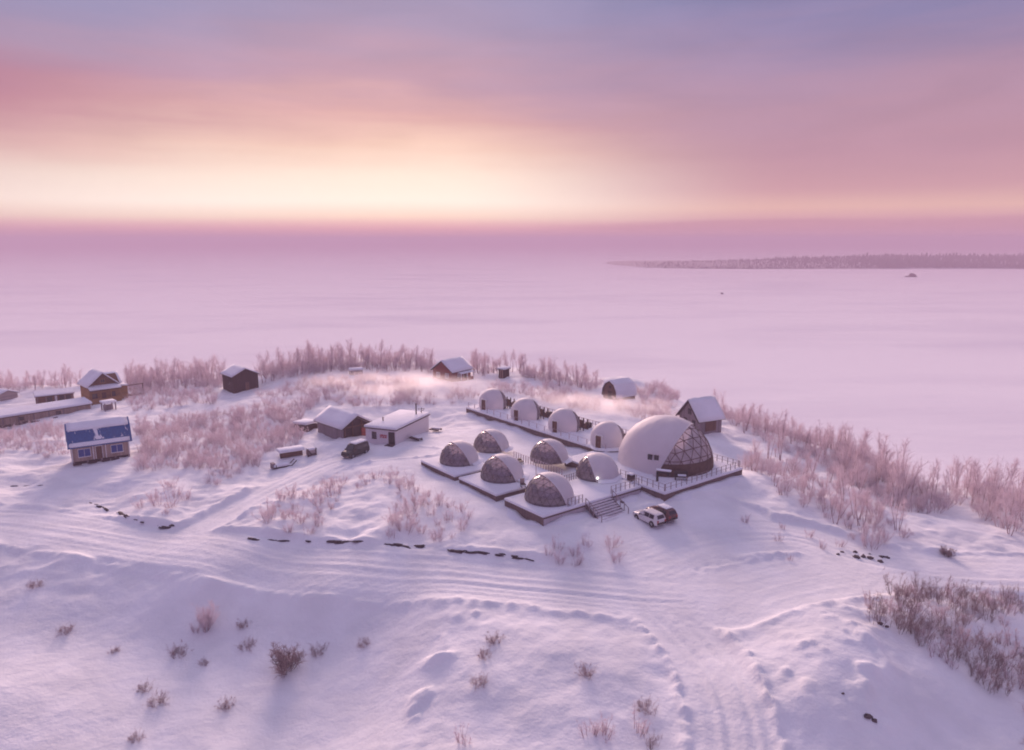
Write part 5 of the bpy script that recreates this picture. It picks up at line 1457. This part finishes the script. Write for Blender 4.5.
scatter([(540,560),(560,545),(612,545),(618,566),(580,572)], 1.7, ['thin', 'shrub'], .4, .8, 'small pale shrub below the nearest terrace by the road', 'shrubs below the nearest terrace', 'shrub', 21, .2)
scatter([(620,394),(690,418),(680,432),(640,420),(612,404)], 2.2, ['shrub', 'thin'], .5, .9, 'frosted shrub behind the largest dome', 'shrubs behind the largest dome', 'shrub', 22, .3)
scatter([(440,398),(480,388),(560,390),(600,402),(600,412),(540,400),(500,392),(450,406)], 1.9, ['thin', 'shrub'], .5, .9, 'pale shrub in the mist behind the row of white domes', 'shrubs behind the white domes', 'shrub', 23, .2)
scatter([(0,384),(0,396),(-60,398),(-60,386)], 2.6, ['shrub', 'birch'], .6, 1.0, 'frosted shrub behind the left sheds by the lake', 'shrubs behind the left sheds', 'shrub', 24)
scatter([(740,520),(800,530),(860,552),(830,552),(770,540)], 3.2, ['thin'], .3, .6, 'low twiggy shrub at the yard edge before the rocks', 'low shrubs at the yard edge', 'shrub', 25, .35)
singles = [
 ('dense', 287, 670, 1.55, 'dark round bush alone on the near left snow slope'),
 ('fan', 206, 630, 1.0, 'pale tall fan-shaped shrub below the road bank on the left'),
 ('shrub', 196, 632, .35, 'small frosted shrub at the foot of the pale fan-shaped one'),
 ('tuft', 36, 586, .95, 'dry tuft high on the bank near the left edge'),
 ('tuft', 244, 626, .8, 'small dry tuft right of the pale fan-shaped shrub'),
 ('tuft', 318, 652, 1.0, 'loose dry tuft just right of the dark round bush'),
 ('tuft', 246, 648, 1.0, 'loose dry tuft left of the dark round bush'),
 ('tuft', 179, 655, 1.1, 'wide dry tuft below the pale fan-shaped shrub'),
 ('tuft', 145, 690, .8, 'upper of two dark dry tufts in the left foreground'),
 ('tuft', 157, 704, 1.05, 'lower, larger of two dark dry tufts in the left foreground'),
 ('tuft', 227, 706, .95, 'thin leaning tuft under the dark round bush on the left'),
 ('tuft', 137, 739, .7, 'small tuft near the bottom edge on the left'),
 ('tuft', 65, 632, .95, 'tuft on the shaded bank at the far left'),
 ('tuft', 114, 652, .6, 'tiny tuft on the crest of the left foreground drift'),
 ('tuft', 203, 664, .6, 'tiny tuft in the middle of the left snow slope'),
 ('tuft', 364, 646, .8, 'lone tuft in the shaded hollow left of the snow ridge'),
 ('tuft', 495, 641, .95, 'reddish tuft on top of the snow ridge'),
 ('tuft', 485, 657, .8, 'tuft just below the reddish one on the snow ridge'),
 ('tuft', 478, 684, .9, 'tuft halfway down the snow ridge'),
 ('thin', 464, 742, .6, 'wide bare shrub at the foot of the snow ridge'),
 ('tuft', 586, 673, 1.0, 'tuft in the middle of the near snow field'),
 ('thin', 589, 735, .7, 'left of two upright bare shrubs at the bottom of the snow field'),
 ('thin', 604, 738, .75, 'right of two upright bare shrubs at the bottom of the snow field'),
 ('tuft', 647, 710, 1.0, 'dark tuft beside the near road, upper one'),
 ('thin', 640, 730, .75, 'bare shrub beside the near road at the bottom of the picture'),
 ('brown', 652, 748, .5, 'brown shrub beside the near road, lowest one'),
 ('dense', 946, 556, .7, 'dark low bush at the right end of the row of rocks'),
 ('thin', 790, 560, .35, 'tiny twig cluster on the open yard left of the rocks'),
 ('brown', 1010, 604, .9, 'brown upright shrub beside the track at the right edge'),
]
for k, px, py, s_, lab in singles:
    q = at(px, py); PLANTS.append((0, k, q.x, q.y, s_, lab, None, 'shrub', px * .7))
PLANTS.sort(key=lambda p: p[0])
print('plants', len(PLANTS))
xs_ = np.array([p[2] for p in PLANTS]); ys_ = np.array([p[3] for p in PLANTS]); zs_ = height(xs_, ys_)
cnt = {}
NIND = 300
rest_v = {'s': [], 't': []}; rest_f = {'s': [], 't': []}; rest_o = {'s': 0, 't': 0}
nprnd = np.random.default_rng(3)
for i, (d, k, x, y, s_, lab, grp, cat, rz) in enumerate(PLANTS):
    nm, var, parts = KINDS[k]; c = cnt.get(k, 0); cnt[k] = c + 1
    a, b, st, tw = var[c % len(var)]
    if i < NIND:
        lab0 = lab
        if grp and k == 'birch': lab = lab.replace('shrub', 'birch'); grp = grp + ', birches'; cat = 'tree'
        elif grp and k == 'thin': lab = lab.replace('frosted shrub', 'thin bare shrub').replace('frosted birch', 'thin bare shrub').replace('brownish bare', 'thin pale'); grp = grp + ', thin ones'; cat = 'shrub'
        elif grp: lab = lab.replace('birch', 'shrub'); cat = 'shrub'
        if grp and lab == lab0: grp = PLANTS[i][6]
        t_ = bpy.data.objects.new(nm, None); COL.objects.link(t_); t_.empty_display_size = .3
        t_.location = (x, y, zs_[i]); t_.rotation_euler = (0, 0, rz); t_.scale = (s_, s_, s_ * (0.9 + .2 * ((i * 37) % 10) / 10))
        tag(t_, lab, cat, grp)
        for nm2, me_ in ((parts[0], a), (parts[1], b)):
            o = bpy.data.objects.new(nm2, me_); COL.objects.link(o); o.parent = t_
    else:
        for key, T in (('s', st), ('t', tw)):
            if not hasattr(T, 'nv'): T.nv = np.array(T.v, np.float32); T.nf = np.array(T.f, np.int32)
            f_ = T.nf; v_ = T.nv
            cs, sn = math.cos(rz), math.sin(rz)
            q = np.stack([(v_[:, 0] * cs - v_[:, 1] * sn) * s_ + x, (v_[:, 0] * sn + v_[:, 1] * cs) * s_ + y, v_[:, 2] * s_ + zs_[i]], 1)
            rest_v[key].append(q); rest_f[key].append(f_ + rest_o[key]); rest_o[key] += len(q)
if rest_o['s']:
    V_all = np.vstack([np.vstack(rest_v['s']), np.vstack(rest_v['t'])])
    fs_ = [f for f in rest_f['s']]; ft_ = [f + rest_o['s'] for f in rest_f['t']]
    ks = {f.shape[1] for f in fs_ + ft_}; F_all = np.vstack(fs_ + ft_)
    nsf = sum(len(f) for f in fs_)
    me = np_mesh('shrub_belt', V_all, F_all, False)
    me.materials.append(M['stem']); me.materials.append(M['twig'])
    mi = np.ones(len(F_all), np.int32); mi[:nsf] = 0
    if len(me.polygons) == len(F_all): me.polygons.foreach_set('material_index', mi)
    o = bpy.data.objects.new('shrub_belt', me); COL.objects.link(o); o['kind'] = 'stuff'
    o['label'] = 'belt of frosted shrubs along the far rim of the hill'

# ------------------------------------------------------------------ haze: one box of pale air round everything
hzm = bpy.data.materials.new('haze_air'); hzm.use_nodes = True
ht = hzm.node_tree; ht.nodes.clear()
ho = ht.nodes.new('ShaderNodeOutputMaterial'); pv = ht.nodes.new('ShaderNodeVolumePrincipled')
pv.inputs['Color'].default_value = (0.57, 0.445, 0.56, 1); pv.inputs['Density'].default_value = 0.00085; pv.inputs['Anisotropy'].default_value = 0.0
ht.links.new(pv.outputs[0], ho.inputs['Volume'])
zlo, zhi = -13.8, H + 11.0
hzb = MB().box((0, 0, (zlo + zhi) / 2), (13400, 13400, zhi - zlo)).build('haze', hzm)
hzb['kind'] = 'stuff'; hzb['label'] = 'pale pink haze lying over the frozen lake and the camp'

# ------------------------------------------------------------------ low drifting steam behind the domes
def steam(label, px, py, size, rz, dens, seed):
    q = at(px, py)
    m = bpy.data.materials.new('steam'); m.use_nodes = True; t = m.node_tree; t.nodes.clear()
    o = t.nodes.new('ShaderNodeOutputMaterial'); v = t.nodes.new('ShaderNodeVolumePrincipled')
    v.inputs['Color'].default_value = (0.98, 0.94, 0.93, 1); v.inputs['Anisotropy'].default_value = 0.55
    co = t.nodes.new('ShaderNodeTexCoord')
    ln = t.nodes.new('ShaderNodeVectorMath'); ln.operation = 'LENGTH'; t.links.new(co.outputs['Object'], ln.inputs[0])
    fo = t.nodes.new('ShaderNodeMapRange'); fo.interpolation_type = 'SMOOTHSTEP'; fo.inputs[1].default_value = 1.0; fo.inputs[2].default_value = 0.15; fo.inputs[3].default_value = 0; fo.inputs[4].default_value = 1
    t.links.new(ln.outputs['Value'], fo.inputs[0])
    nz = t.nodes.new('ShaderNodeTexNoise'); nz.inputs['Scale'].default_value = 2.2; nz.inputs['Detail'].default_value = 4
    mp = t.nodes.new('ShaderNodeMapping'); mp.inputs['Location'].default_value = (seed, 0, 0); mp.inputs['Scale'].default_value = (1.6, .8, .7)
    t.links.new(co.outputs['Object'], mp.inputs[0]); t.links.new(mp.outputs[0], nz.inputs[0])
    nr = t.nodes.new('ShaderNodeMapRange'); nr.inputs[1].default_value = .38; nr.inputs[2].default_value = .68; t.links.new(nz.outputs[0], nr.inputs[0])
    a = t.nodes.new('ShaderNodeMath'); a.operation = 'MULTIPLY'; t.links.new(fo.outputs[0], a.inputs[0]); t.links.new(nr.outputs[0], a.inputs[1])
    b = t.nodes.new('ShaderNodeMath'); b.operation = 'MULTIPLY'; t.links.new(a.outputs[0], b.inputs[0]); b.inputs[1].default_value = dens
    t.links.new(b.outputs[0], v.inputs['Density']); t.links.new(v.outputs[0], o.inputs['Volume'])
    bm = bmesh.new(); bmesh.ops.create_icosphere(bm, subdivisions=3, radius=1)
    ob = bm_obj(bm, 'steam', m, None, True); ob.location = (q.x, q.y, q.z + size[2] * .35); ob.scale = size; ob.rotation_euler = (0, 0, rz)
    ob['kind'] = 'stuff'; ob['label'] = label
steam('warm lit steam drifting behind the row of white domes', 588, 410, (24, 8, 2.9), R(-38), .21, 1.0)
steam('warm lit steam over the open hilltop behind the grey shed', 400, 392, (28, 12, 3.8), R(-8), .18, 5.0)
steam('warm lit steam between the largest dome and the arched barn', 640, 412, (13, 5, 2.6), R(-20), .2, 9.0)
